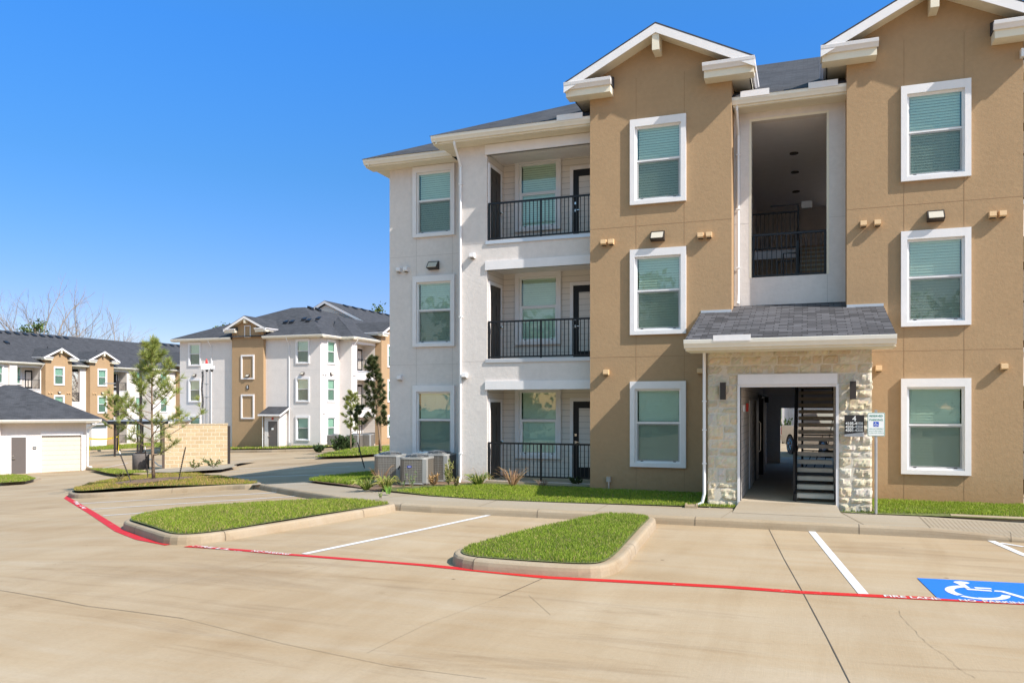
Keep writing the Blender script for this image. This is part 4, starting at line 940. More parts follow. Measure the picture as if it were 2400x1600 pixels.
def garage():
    a=YAW+R(27.9); ox,oy=ray(202,45.6); o0=(ox,oy,-1.53)
    b=thing('garage_building','detached single-storey white garage with dark hip roof, cream door and brown side door','garage',o0,a)
    f=Fr((ox,oy,2.22),a)   # local z measured from eye height; x=0 at the right front corner
    zpx=lambda v:(HZ-v)*44.2/1882.0
    def X(u):
        k=(u-CX)/FOC; dx,dy=-SS+CC*k,CC+SS*k; ex,ey=math.cos(a),math.sin(a)   # meet of the sight line with the facade line
        return (dx*oy-dy*ox)/(dy*ex-dx*ey)
    mb=MB(f); L0=X(-190); dx0,dx1=X(97.5),X(191); e0,e1=X(26.5),X(61)
    wall(mb,L0,0,0,-4.6,zpx(986),[(dx0,dx1,-4.5,zpx(1022),.12)]); mb.face([(0,0,-4.6),(0,7,-4.6),(0,7,zpx(986)),(0,0,zpx(986))])
    mb.face([(L0,0,-4.6),(L0,7,-4.6),(L0,7,zpx(986)),(L0,0,zpx(986))]); mb.face([(L0,7,-4.6),(0,7,-4.6),(0,7,zpx(986)),(L0,7,zpx(986))])
    mb.box(X(2)-.25,X(2)+.0,-.25,.0,-4.5,zpx(986),0); mb.build('wall',['white'],b)
    mb=MB(f); hip(mb,L0-.75,.78,-.78,7.78,zpx(982.5),.46); mb.build('roof',['roof'],b)
    roof_edge(b,f,(L0-.75,.78,-.78,0),zpx(982.5))
    mb=MB(f); gutter_y(mb,.78-.115,-.75,7.7,zpx(982.5)-.155,1,0); mb.box(0,.7,-.7,7.7,zpx(982.5)-.2,zpx(982.5)-.18,1); mb.build('gutter',['gutter','cream'],b)
    mb=MB(f); n=8; z0,z1=zpx(1113),zpx(1023)
    for k in range(n): mb.box(dx0,dx1,.09,.12,z0+(z1-z0)*k/n+.006,z0+(z1-z0)*(k+1)/n-.006); 
    mb.box(dx0,dx1,.105,.14,z0,z1); mb.build('garage_door',['garage'],b)
    mb=MB(f); mb.box(X(95.5),X(195),-.03,.0,zpx(1021),zpx(1013)); mb.box(X(95.5),dx0,-.02,.0,zpx(1111),zpx(1021)); mb.box(dx1,X(195),-.02,.0,zpx(1107),zpx(1021)); mb.build('door_trim',['garage' if False else 'trim'],b)
    mb=MB(f); mb.box(e0,e1,-.02,.03,zpx(1112.3),zpx(1024),0); mb.box(e0-.12,e0,-.03,.03,zpx(1112),zpx(1020),1); mb.box(e1,e1+.07,-.03,.03,zpx(1112),zpx(1020),1); mb.box(e0-.12,e1+.07,-.028,.03,zpx(1024),zpx(1020),1)
    o=mb.build('side_door',['greydoor','trim'],b); mb=MB(f); mb.box(e0+.04,e0+.2,-.08,-.05,zpx(1074.5),zpx(1073)); mb.box(e0+.04,e0+.12,-.05,-.02,zpx(1069),zpx(1066)); mb.build('handle',['chrome'],o)
    mb=MB(f); mb.box(X(77),X(85),-.03,-.002,zpx(1052.5),zpx(1047)); mb.face([(X(78),-.0315,zpx(1050.3)),(X(84),-.0315,zpx(1050.3)),(X(84),-.0315,zpx(1049.3)),(X(78),-.0315,zpx(1049.3))],1); mb.build('number_plate',['plate','signw'],b)
    mb=MB(f); x=X(205.5); mb.tube([(x+.42,-.66,zpx(990)),(x+.38,-.6,zpx(996)),(x,-.06,zpx(1006)),(x,-.05,zpx(1096)),(x+.22,-.1,zpx(1099.5))],.055,8); mb.build('downspout',['vinyl'],b)
    return b
def building5():
    dz=-1.40
    b=thing('apartment_building','middle-distance white and tan three-storey block marked 5 with dark hip roof and small door porch','building',(-43,54.4,dz+.22))
    f=Fr((0,0,dz)); yF=54.5; xl,xr=-50.24,-36.235
    def wf(mb,x0,x1,y,holes,z1=9.0): wall(mb,x0,x1,y,-.8,z1,holes)
    mb=MB(f); wf(mb,xl,xr,yF,[HOLE(x,z) for x in (-48.65,-37.88) for z in WT]); grooves(mb,yF,hz=[(6.43,xl,-44.6),(3.36,xl,-44.6),(6.43,-41.4,xr),(3.36,-41.4,xr)])
    mb.build('wall',['white','wgroove'],b)
    for x in (-48.65,-37.88):
        for z in WT: window(b,f,x,z,yF)
        lamp(b,f,x,yF,6.03)
    gable_bay(b,f,-43.0,1.56,54.2,yF,ymax=58.6,gv=False)
    for z,sx,sz in ((5.73,1,1),(2.50,1,1)): inst('blank_frame',PROTO['blank'],b,f.mat(-42.97,54.2,z))
    inst('blank_frame',PROTO['blank'],b,f.mat(-42.97,54.2,9.14)@Matrix.Diagonal((.47,1,.49,1)))
    lamp(b,f,-42.95,54.2,5.90)
    mb=MB(f); mb.box(-43.1,-42.86,54.15,54.198,4.91,5.25,0); put_text(mb,'5',.32,lambda x,y:(-42.98+x,54.145,5.08+y),1,bold=.006); mb.build('building_number_sign',['plate','signw'],b)
    for a,c in ((xl-.55,-44.56),(-41.44,xr+.55)): roof_edge(b,f,(a,c,53.93,yF),9.19)
    downspout(b,f,-46.9,yF,.0,9.02,top_y=54.06); downspout(b,f,-40.2+1.05,yF,.0,9.02,top_y=54.06)
    # door porch
    mb=MB(f); wall(mb,-40.85,-39.45,53.55,-.6,2.75,[(-40.50,-39.60,-.3,2.33,.05)]); mb.face([(-39.45,53.55,-.6),(-39.45,yF,-.6),(-39.45,yF,3.3),(-39.45,53.55,2.75)]); mb.face([(-40.85,53.55,-.6),(-40.85,yF,-.6),(-40.85,yF,3.3),(-40.85,53.55,2.75)])
    mb.build('porch_wall',['white'],b)
    mb=MB(f); mb.face([(-41.2,53.2,2.88),(-39.1,53.2,2.88),(-39.1,yF,3.5),(-41.2,yF,3.5)],0); mb.box(-41.2,-39.1,53.15,53.2,2.76,2.89,1)
    for x in (-41.2,-39.13): mb.prism([(53.2,2.87),(yF-.01,3.49),(yF-.01,3.33),(53.2,2.72)],0,x,x+.03,1)
    mb.build('porch_roof',['roof','trim'],b)
    mb=MB(f); mb.box(-40.49,-39.61,53.58,53.62,.08,2.33,0); mb.box(-40.2,-40.0,53.565,53.58,1.65,1.8,1); o=mb.build('porch_door',['greydoor','signw'],b)
    mb=MB(f); mb.box(-40.44,-40.36,53.52,53.57,1.1,1.2); mb.build('handle',['chrome'],o)
    mb=MB(f); mb.tube([(-40.05,53.55,2.55),(-40.05,53.50,2.55)],.1,10); mb.build('alarm_bell',['redalarm'],b)
    downspout(b,f,-40.95,53.5,.0,2.8,elbow=0)
    mb=MB(f); mb.lathe((-38.95,54.25,.1),[(.09,0),(.09,.3),(.12,.32),(.12,.5),(.05,.55)],10); mb.build('standpipe',['galv'],b)
    # right-hand facade (faces +X)
    r=Fr((0,0,dz),R(90)); y1=36.235; y2=35.061; y3=34.685
    mb=MB(r); wall(mb,yF,57.22,y1,-.8,9.0,[HOLE(56.0,z) for z in WT]); mb.face([(57.22,y1,-.8),(57.22,y2,-.8),(57.22,y2,9),(57.22,y1,9)])
    holes=[(58.08,61.02,.28,2.62,.06),(58.08,61.02,3.42,5.72,.06),(58.08,61.02,6.49,8.71,.06)]
    wall(mb,57.22,61.02,y2,-.8,9.0,holes); grooves(mb,y1,hz=[(6.43,yF,57.2),(3.36,yF,57.2)])
    mb.build('wall',['white','wgroove'],b)
    for z in WT: window(b,r,56.0,z,y1,far=True)
    lamp(b,r,56.0,y1,6.03)
    for x,z in ((54.85,6.1),(55.2,6.1),(54.95,3.0)): vent(b,r,x,y1,z,'w')
    for x,z in ((57.45,6.1),(57.7,6.1)): vent(b,r,x,y2,z,'w')
    for zf,zt in ((.28,2.62),(3.35,5.72),(6.42,8.71)): balcony(b,r,58.08,61.02,y2,y2+1.23,zf,zt,far=True,first=zf<1,lip=zf>1)
    for z0,z1 in ((2.62,2.842),(5.72,5.944),(8.71,8.967)): mb=MB(r); mb.box(58.04,61.02,y2-.045,y2+.06,z0,z1); mb.build('lintel',['trim'],b)
    gable_bay(b,r,62.67,1.645,y3-.25,y2+1.0,holes=[HOLE(62.67,z) for z in WT],ymax=y3+5,gv=False)
    for z in WT: window(b,r,62.67,z,y3-.25,far=True)
    lamp(b,r,62.67,y3-.25,6.03)
    mb=MB(r); wall(mb,64.31,80,y2,-.8,9.0); mb.face([(80,y2,-.8),(80,50,-.8),(80,50,9),(80,y2,9)]); mb.build('wall',['white'],b)
    roof_edge(b,r,(yF-.55,57.3,y1-.57,y1),9.19); roof_edge(b,r,(56.68,61.02,y2-.57,y2),9.19); roof_edge(b,r,(64.31,80,y2-.57,y2),9.19)
    mb=MB(f); mb.box(-36.2,-34.5,56.63,57.2,8.98,9.0,1); gutter(mb,-36.0,-34.5,56.75,9.035,0); mb.build('gutter',['gutter','cream'],b)
    downspout(b,r,57.45,y2,.0,9.02,top_y=y2-.44)
    mb=MB(f); xm=(xl+xr)/2; W2=(xr-xl)/2+.57; y0=53.93; zr=9.185+.43*W2; 
    mb.face([(xl-.57,y0,9.185),(xr+.57,y0,9.185),(xm+.7,y0+W2,zr),(xm-.7,y0+W2,zr)]); mb.face([(xl-.57,y0,9.185),(xm-.7,y0+W2,zr),(xm-.7,69,zr),(xl-.57,69,9.185)]); mb.face([(xr+.57,y0,9.185),(xm+.7,y0+W2,zr),(xm+.7,69,zr),(xr+.57,69,9.185)]); mb.face([(xm-.7,y0+W2,zr),(xm+.7,y0+W2,zr),(xm+.7,69,zr),(xm-.7,69,zr)])
    mb.face([(-36.9,56.65,9.185),(-34.5,56.65,9.185),(-39.3,61.8,11.5)]); mb.face([(-34.5,56.65,9.185),(-34.5,68,9.185),(-39.3,68,11.55),(-39.3,61.8,11.55)])
    mb.face([(-49.5,53.9,9.3),(-47.5,53.9,9.3),(-47.5,56,9.9)]) if False else None
    mb.build('roof',['roof'],b)
    # main cross roof with sided gable end
    mb=MB(f); xa,xb,xm2,ya,yb=-53.0,-34.49,-43.9,67.0,86; zg=9.185; ap=13.75
    mb.face([(xb,ya-.3,zg),(xb,yb,zg),(xm2,yb,ap),(xm2,ya-.3,ap)],0); mb.face([(xa,ya-.3,zg),(xa,yb,zg),(xm2,yb,ap),(xm2,ya-.3,ap)],0)
    for s_,xe in ((1,xb),(-1,xa)):
        mb.prism([(xe,zg-.03),(xm2,ap-.03),(xm2,ap-.3),(xe,zg-.3)],1,ya-.3,ya-.26,1)
    mb.build('roof',['roof','flash'],b)
    mb=MB(f); mb.face([(xb-.3,ya,zg-.3),(xm2,ya,ap-.35),(xa+.3,ya,zg-.3)],0); mb.build('gable_siding',['siding'],b)
    for p in ((-41.3,57.0,10.5),(-40.7,57.0,10.5),(-39.9,57.6,10.7),(-38.5,57.6,10.7),(-39.2,57.2,10.6)):
        z=9.185+.43*(p[1]-y0); mb=MB(f); mb.prism([(p[1]-.2,z-.05),(p[1]-.2,z+.12),(p[1]+.25,z+.30)],0,p[0]-.17,p[0]+.17); mb.build('roof_vent',['black'],b)
    for k in range(7):
        y=69.5+k*1.7; xx=xm2+.5; zz=ap-.5*(9.185 and .486)*1.0; mb=MB(f); mb.prism([(xx-.1,zz),(xx-.05,zz+.16),(xx+.35,zz-.02),(xx+.35,zz-.25)],1,y-.22,y+.22); mb.build('roof_vent',['black'],b)
    for k in range(2):
        y=61.9+k*1.2; xx=xm+.9; zz=zr; mb=MB(f); mb.prism([(xx-.1,zz-.1),(xx-.05,zz+.14),(xx+.35,zz-.02),(xx+.35,zz-.25)],1,y-.22,y+.22); mb.build('roof_vent',['black'],b)
    return b
def building3():
    dz=-2.57
    b=thing('apartment_building','long far-left apartment block with dark roof, two tan gabled bays and sunlit white balconies','building',(-75.9,67,dz+.22))
    r=Fr((0,0,dz),R(90)); y=75.9; yt=75.9-.62; 
    H=[(59.45,62.35,a,c,.06) for a,c in ((.28,2.62),(3.42,5.72),(6.49,8.71))]+[(65.78,67.2,5.165,8.775,.3),(71.25,73.74,.28,2.62,.06),(71.25,73.74,3.42,5.72,.06),(71.25,73.74,6.49,8.71,.06)]
    wx=(57.5,76.3-.7)
    mb=MB(r); wall(mb,44,76.06,y,-.8,9.0,H+[HOLE(x,z) for x in wx for z in WT]); grooves(mb,y,hz=[(6.43,73.8,76),(3.36,73.8,76)])
    mb.build('wall',['white','wgroove'],b)
    mb=MB(r); mb.box(58.62,59.45,y-.25,y,-.8,9.0); mb.build('pier',['white'],b)
    for x in wx:
        for z in WT: window(b,r,x,z,y,far=True)
    for xc,hf in ((64.0,1.62),(69.6,1.62)):
        gable_bay(b,r,xc,hf,yt,y+.1,holes=[HOLE(xc,z) for z in WT],gv=False,ymax=y+4.5)
        for z in WT: window(b,r,xc,z,yt,far=True)
        lamp(b,r,xc,yt,6.03)
        for d in (-1.25,-.95,1.0,1.28): vent(b,r,xc+d,yt,6.09)
    for x0,x1,m in ((59.45,62.35,0),(71.25,73.74,0)):
        for zf,zt in ((.28,2.62),(3.35,5.72),(6.42,8.71)): balcony(b,r,x0,x1+ (0 if x1-x0>2.8 else 0),y,y+1.23,zf,zt,mirror=(x0>70),full=(x1-x0>2.8),far=True,first=zf<1,lip=zf>1)
        for z0,z1 in ((2.62,2.842),(5.72,5.944),(8.71,8.967)): mb=MB(r); mb.box(x0-.04,x1,y-.045,y+.06,z0,z1); mb.build('lintel',['trim'],b)
    for zf in (.28,3.35,6.42):
        mb=MB(r); mb.box(72.75,73.55,y+1.17,y+1.22,zf,zf+2.05); mb.build('balcony_door',['blackdoor'],b)
    mb=MB(r); mb.face([(65.7,y+2.2,0),(67.3,y+2.2,0),(67.3,y+2.2,9),(65.7,y+2.2,9)],0); mb.box(65.7,67.3,y+.02,y+2.2,5.05,5.165,1); mb.build('stair_recess',['white','slab'],b)
    railing(b,r,65.8,67.18,y+.15,5.2,6.19)
    roof_edge(b,r,(44,62.38,y-.57,y),9.19); roof_edge(b,r,(65.62,67.98,y-.57,y),9.19); roof_edge(b,r,(71.22,76.6,y-.57,y),9.19)
    downspout(b,r,62.25,y,.0,9.02,top_y=y-.44); downspout(b,r,65.72,y,.0,9.02,top_y=y-.44); downspout(b,r,74.55,y,.0,9.02,top_y=y-.44)
    for x0,x1,d in ((67.25,67.98,.0),): pass
    # projecting wing at the far end
    yw,yt2=74.6,73.5
    mb=MB(r); wall(mb,76.06,80.2,yw,-.8,9.0,[HOLE(78.2,z) for z in WT]); mb.face([(76.06,y,-.8),(76.06,yw,-.8),(76.06,yw,9),(76.06,y,9)])
    mb.build('wall',['white'],b)
    for z in WT: window(b,r,78.2,z,yw,far=True)
    gable_bay(b,r,83.3,3.1,yt2,yw+.2,holes=[(81.6,84.6,6.49,8.71,.06),(81.6,84.6,3.42,5.72,.06),(81.6,84.6,.28,2.62,.06)],gv=False,ymax=yt2+7,zg=9.86)
    for zf,zt in ((.28,2.62),(3.35,5.72),(6.42,8.71)):
        balcony(b,r,81.6,84.6,yt2,yt2+1.23,zf,zt,far=True,first=zf<1,lip=zf>1); mb=MB(r); mb.box(81.5,84.6,yt2-.045,yt2+.06,zt,zt+.22); mb.build('lintel',['trim'],b)
    lamp(b,r,80.8,yt2,6.03); vent(b,r,80.45,yw,6.1)
    roof_edge(b,r,(75.5,80.2,yw-.57,yw),9.19)
    mb=MB(r); mb.face([(44,y-.57,9.185),(83,y-.57,9.185),(83,y+7.1,13.02),(44,y+7.1,13.02)]); mb.face([(44,y+14.8,9.185),(83,y+14.8,9.185),(83,y+7.1,13.02),(44,y+7.1,13.02)])
    a=75.5; mb.face([(a,yw-.57,9.185),(100,yw-.57,9.185),(100,yw+7.5,13.22),(a+8.07,yw+7.5,13.22)]); mb.face([(a,yw-.57,9.185),(a+8.07,yw+7.5,13.22),(a+8.07,yw+9,13.22),(a,yw+12,9.185)]); mb.face([(100,yw+16,9.185),(a,yw+16,9.185),(a+8.07,yw+7.5,13.22),(100,yw+7.5,13.22)])
    mb.build('roof',['roof'],b)
    for k in range(14):
        x=(62.5+k*1.05 if k<9 else 84.2+(k-9)*1.3); yy,zz=(y+6.6,12.8) if k<9 else (yw+7.0,13.0)
        mb=MB(r); mb.prism([(yy-.45,zz-.25),(yy-.45,zz-.12),(yy,zz+.1),(yy,zz-.03)],0,x-.22,x+.22); mb.build('roof_vent',['black'],b)
    for x,yy in ((60.2,y+4.0),(61.4,y+4.0)):
        zz=9.185+.5*(yy-y+.57); mb=MB(r); mb.prism([(yy-.45,zz-.25),(yy-.45,zz-.08),(yy,zz+.14),(yy,zz-.03)],0,x-.22,x+.22); mb.build('roof_vent',['black'],b)
    for x in (65.3,71.8):
        yy=y+2.6; zz=9.185+.5*(yy-y+.57); mb=MB(r); mb.tube([(x,yy,zz-.1),(x,yy,zz+.45)],.05,6); mb.build('vent_pipe',['black'],b)
    # mechanical closet annex at the foot
    mb=MB(r); mb.box(67.2,69.2,yt-1.1,yt-.001,-.8,2.7,0); mb.build('annex_wall',['trim'],b)
    mb=MB(r); mb.face([(66.9,yt-1.5,2.75),(69.5,yt-1.5,2.75),(69.5,yt,3.4),(66.9,yt,3.4)],0); mb.box(66.9,69.5,yt-1.55,yt-1.5,2.62,2.76,1); mb.build('annex_roof',['roof','trim'],b)
    return b
# ================================================================= PLANTS
class LB:
    "loose blades and leaves with a colour per vertex"
    def __init__(s): s.v=[]; s.f=[]; s.c=[]
    def tri(s,p,d,l,w,c,nrm=None):
        d=d.normalized(); u=d.cross(nrm if nrm is not None else Vector((random.uniform(-1,1),random.uniform(-1,1),random.uniform(-1,1))))
        if u.length<1e-5: u=d.orthogonal()
        u.normalize(); b=len(s.v); s.v+=[p-u*w/2,p+u*w/2,p+d*l*.6+u*w*.4,p+d*l,p+d*l*.6-u*w*.4]
        s.f.append((b,b+1,b+2,b+3,b+4)); s.c+=[(*c,1)]*5
    def ribbon(s,pts,ws,c,side=None):
        b=len(s.v); n=len(pts)
        for i,(p,w) in enumerate(zip(pts,ws)):
            t=(pts[min(i+1,n-1)]-pts[max(i-1,0)]).normalized(); u=t.cross(side if side is not None else Vector((0,0,1)))
            if u.length<1e-4: u=t.orthogonal()
            u.normalize(); s.v+=[p-u*w/2,p+u*w/2]; k=c if not isinstance(c,list) else c[i]; s.c+=[(*k,1)]*2
        for i in range(n-1): s.f.append((b+2*i,b+2*i+1,b+2*i+3,b+2*i+2))
    def build(s,name,mat,parent):
        me=bpy.data.meshes.new(name); inv=W[parent].inverted(); me.from_pydata([tuple(inv@v) for v in s.v],[],s.f); me.materials.append(M[mat])
        at=me.color_attributes.new('col','FLOAT_COLOR','POINT'); at.data.foreach_set('color',np.asarray(s.c,dtype=np.float32).ravel())
        o=bpy.data.objects.new(name,me); COL.objects.link(o); o.parent=parent; W[o]=W[parent]; return o
def vr(a=1): return Vector((random.uniform(-a,a),random.uniform(-a,a),random.uniform(-a,a)))
def lerp3(a,b,t): return tuple(x*(1-t)+y*t for x,y in zip(a,b))
def pine(label,x,y,z,h,rad,seed,lean=(0,0),n=34,low=.22,dense=1.0,ca=(.08,.13,.025),cb=(.30,.36,.09),nl=.17,nw=.009,group='young pine trees',trunk=.055,prof=None):
    random.seed(seed); t=thing('pine_tree',label,'tree',(x,y,z),0,group); tr=MB(); nd=LB(); br=MB()
    B=Vector((x,y,z)); T=B+Vector((lean[0],lean[1],h)); mid=B.lerp(T,.5)+Vector((random.uniform(-.06,.06),random.uniform(-.06,.06),0))
    def tp(s): a=B.lerp(mid,s); c=mid.lerp(T,s); return a.lerp(c,s)
    tr.tube([tp(k/8) for k in range(9)],[trunk*(1-.88*k/8)+.004 for k in range(9)],8)
    tr.lathe((x,y,z-.05),[(trunk*1.7,0),(trunk*1.15,.12)],8); tr.build('trunk',['bark'],t,smooth=True)
    def tuft(p,d,k,l):
        c0=random.random()
        for _ in range(int(k*dense*2.6)):
            a=(d*.9+vr(.85)); a.normalize(); c=lerp3(ca,cb,min(1,max(0,c0*.6+random.random()*.45)))
            if random.random()<.04: c=(.30,.20,.08)
            nd.tri(p+vr(.012),a,l*random.uniform(.6,1.1),nw,c)
    for i in range(n):
        s=low+(1-low)*((i+random.random()*.6)/n)**.9*.96; p=tp(s); q=(s-low)/(1-low)
        R0=rad*((prof(q)) if prof else (1-q)**.75*(.55+.55*min(1,q*3.5)))*random.uniform(.55,1.15)+.10
        az=i*2.4+random.uniform(-.5,.5); up=random.uniform(.25,.6)+q*.55
        e=p+Vector((math.cos(az)*R0,math.sin(az)*R0,R0*up)); m=p.lerp(e,.5)-Vector((0,0,R0*.12))
        pts=[]
        for k in range(6): u=k/5; pts.append(p.lerp(m,u).lerp(m.lerp(e,u),u))
        br.tube(pts,[.018*(1-.7*k/5)*(1.3-q) for k in range(6)],5,cap=False)
        for k in range(2,6):
            d=(pts[k]-pts[k-1]).normalized(); 
            if k>=3 or random.random()<.4: tuft(pts[k],(d+Vector((0,0,.35))).normalized(),20 if k<5 else 34,nl)
            if k>=3:
                dd=(d*.6+pts[k-1].cross(Vector((0,0,1))).normalized()*random.choice((-1,1))*.7+Vector((0,0,.5))).normalized(); sl=R0*.28*random.uniform(.5,1.1)
                ee=pts[k]+dd*sl; br.tube([pts[k],ee],[.007,.004],4,cap=False); tuft(ee,(dd+Vector((0,0,.5))).normalized(),26,nl); tuft(pts[k].lerp(ee,.5),dd,12,nl*.9)
    for k in range(6): tuft(tp(.84+.032*k),Vector((0,0,1)),26,nl)
    br.build('branches',['bark'],t,smooth=True); nd.build('crown',"needle",t); return t
def bare_tree(label,x,y,z,h,seed,spread=.55,leaves=None,dist=130,trunkr=.28,n1=5,depth=5):
    random.seed(seed); trunkr*=1.7; t=thing('bare_tree',label,'tree',(x,y,z),0,'leafless trees behind the far block'); mb=MB(); lf=LB()
    def grow(p,d,l,r,k):
        pts=[p]; q=p; dd=d; n=4
        for _ in range(n): dd=(dd+vr(.17)+Vector((0,0,.035))).normalized(); q=q+dd*l/n; pts.append(q)
        mb.tube(pts,[r*(1-.32*i/n) for i in range(n+1)],5 if k>2 else 3,cap=False)
        if k==0:
            if leaves and random.random()<.6:
                for _ in range(leaves): lf.tri(q+vr(.35),vr(1),random.uniform(.18,.34),.2,random.choice([(.10,.045,.03),(.16,.07,.04),(.07,.035,.03)]))
            return
        m=random.choice((1,2,2)) if k<depth else n1
        for j in range(m):
            a=random.uniform(0,6.283); u=dd.orthogonal().normalized(); w=dd.cross(u); side=u*math.cos(a)+w*math.sin(a)
            nd=(dd+side*spread*random.uniform(.6,1.5)).normalized()
            i=random.choice((2,3,4)) if k<depth else random.choice((2,3,4,4)); grow(pts[i],nd,l*random.uniform(.55,.8),max(.02,r*(1-.32*i/n)*random.uniform(.5,.7)),k-1)
        grow(q,(dd+vr(.18)).normalized(),l*random.uniform(.72,.88),max(.02,r*.68),k-1)
    grow(Vector((x,y,z)),Vector((0,0,1)),h*.40,trunkr,depth); 
    top=max(v.z for v in mb.v); k=h/(top-z)
    for L_ in (mb.v,lf.v):
        for v in L_: v.x=x+(v.x-x)*k*.92; v.y=y+(v.y-y)*k*.92; v.z=z+(v.z-z)*k
    mb.build('trunk',['greybark'],t,smooth=True)
    if leaves: lf.build('dead_leaves','leaf',t)
    return t
def leafy_tree(label,x,y,z,h,r,seed,cn=(.07,.12,.03),n=2600,ls=.35,low=.55):
    random.seed(seed); t=thing('evergreen_tree',label,'tree',(x,y,z),0); mb=MB(); lf=LB()
    mb.tube([(x,y,z),(x+.2,y,z+h*.5),(x,y,z+h*.95)],[.3,.2,.06],7); cs=[]
    for k in range(13 if low>.4 else 26):
        a=random.uniform(0,6.28); q=Vector((x+math.cos(a)*r*random.uniform(.2,.8),y+math.sin(a)*r*random.uniform(.2,.8),z+h*random.uniform(low,.97))); cs.append(q)
        mb.tube([(x,y,z+h*random.uniform(.4,.6)),tuple(q)],[.09,.03],5)
    mb.build('trunk',['bark'],t)
    for _ in range(n):
        c=random.choice(cs); lf.tri(c+vr(1)*random.uniform(.2,1)*r*.42,vr(1),ls*random.uniform(.6,1.2),ls*.6,lerp3(cn,(.17,.22,.06),random.random()**1.6))
    lf.build('crown','leaf',t); return t
def strap_clump(label,x,y,z,r,h,n,seed,ca,cb,name='strap_leaf_plant',group='ornamental grasses along the wall',w=.02,droop=1.0,cat='plant'):
    random.seed(seed); t=thing(name,label,cat,(x,y,z),0,group); lf=LB()
    for _ in range(n):
        a=random.uniform(0,6.283); R0=r*random.uniform(.35,1.1); H=h*random.uniform(.55,1.1); p=Vector((x+math.cos(a)*.04,y+math.sin(a)*.04,z)); pts=[]
        for k in range(6):
            u=k/5; pts.append(p+Vector((math.cos(a)*R0*u,math.sin(a)*R0*u,H*(math.sin(min(u*(1.5+.8*droop),3.0)) if droop else u))))
        c=lerp3(ca,cb,random.random()); side=Vector((math.cos(a+random.uniform(-1.2,1.2)),math.sin(a),.35))
        lf.ribbon(pts,[w*k for k in (.8,1,1,.8,.55,.1)],[c,c,c,c,lerp3(c,(.4,.28,.12),.35),lerp3(c,(.45,.3,.14),.6)],side)
    lf.build('leaves','leaf',t); return t
def stem_shrub(label,x,y,z,h,n,seed,ca,cb,spread=.18,ls=.09,lw=.022,group='young shrubs by the condensers',dens=26,cat='shrub'):
    random.seed(seed); t=thing('shrub',label,cat,(x,y,z),0,group); mb=MB(); lf=LB()
    for _ in range(n):
        a=random.uniform(0,6.283); e=Vector((x+math.cos(a)*spread*random.uniform(.3,1.1),y+math.sin(a)*spread*random.uniform(.3,1.1),z+h*random.uniform(.6,1.05))); p=Vector((x+random.uniform(-.03,.03),y,z)); m=p.lerp(e,.5)+vr(.03)
        mb.tube([p,m,e],[.006,.005,.003],4,cap=False)
        for k in range(dens):
            u=random.uniform(.22,1); q=p.lerp(m,u).lerp(m.lerp(e,u),u); d=((e-p).normalized()*.7+vr(.9)).normalized(); lf.tri(q,d,ls*random.uniform(.6,1.2),lw,lerp3(ca,cb,random.random()))
    mb.build('stems',['bark'],t); lf.build('leaves','leaf',t); return t
# ================================================================= SMALL THINGS
def condenser(label,x,y,z,rz,s=1.0,h=.86,dark=False,emblem=False):
    t=thing('condenser_unit',label,'air conditioner',(x,y,z),rz,'air conditioning condensers beside the building corner'); f=Fr((x,y,z),rz); w=.41*s
    def rr(w,r,n=5):
        o=[]
        for cx,cy,a0 in ((w-r,w-r,0),(-w+r,w-r,90),(-w+r,-w+r,180),(w-r,-w+r,270)): o+=[(cx+r*math.cos(R(a0+90*k/n)),cy+r*math.sin(R(a0+90*k/n))) for k in range(n+1)]
        return o
    mb=MB(f); mb.prism(rr(w,.14),2,.05,h-.05,0); mb.build('grille',['ac'],t,smooth=False)
    mb=MB(f); mb.prism(rr(w+.012,.15),2,h-.055,h-.01,0); mb.prism(rr(w+.01,.15),2,.03,.07,0); mb.box(w-.10,w+.008,-w-.008,-w+.12,.06,h-.05,0)
    for k in range(12):
        zz=.11+k*(h-.2)/12; mb.box(-w+.15,w-.105,-w-.004,-w-.001,zz,zz+.005,0)
    for k in range(9):
        xx=-w+.16+k*(2*w-.4)/8; mb.box(xx,xx+.004,-w-.0045,-w-.0015,.08,h-.06,0)
    mb.build('cabinet',['acpanel'],t)
    mb=MB(f); mb.lathe((0,0,h-.012),[(w*.86,0),(w*.80,.035),(w*.45,.065),(w*.42,.05),(.001,.05)],20)
    mb.build('fan_shroud',['black'],t)
    mb=MB(f)
    for rr0 in (.3,.45,.6,.75,.88): 
        pts=[(w*rr0*math.cos(k*math.tau/20),w*rr0*math.sin(k*math.tau/20),h+.075-.09*rr0**2) for k in range(21)]; mb.tube(pts,.004,4,cap=False)
    for k in range(10):
        a=k*math.tau/10; mb.tube([(w*.15*math.cos(a),w*.15*math.sin(a),h+.078),(w*.6*math.cos(a),w*.6*math.sin(a),h+.045),(w*.95*math.cos(a),w*.95*math.sin(a),h-.01)],.004,4,cap=False)
    mb.build('fan_guard',['galv'],t)
    for sx in (-1,1):
        mb=MB(f); mb.box(sx*(w-.08)-.02,sx*(w-.08)+.02,-w+.02,-w+.06,-.02,.06); mb.build('leg',['acpanel'],t)
    if emblem:
        mb=MB(f); n=18; y0=-w-.008; mb.prism([(-.08+.062*math.cos(k*math.tau/n),h*.66+.030*math.sin(k*math.tau/n)) for k in range(n)],1,y0,y0+.006,0); mb.box(-.118,-.042,y0-.001,y0,h*.66-.006,h*.66+.006,1); mb.build('emblem',['blue','signw'],t)
    return t
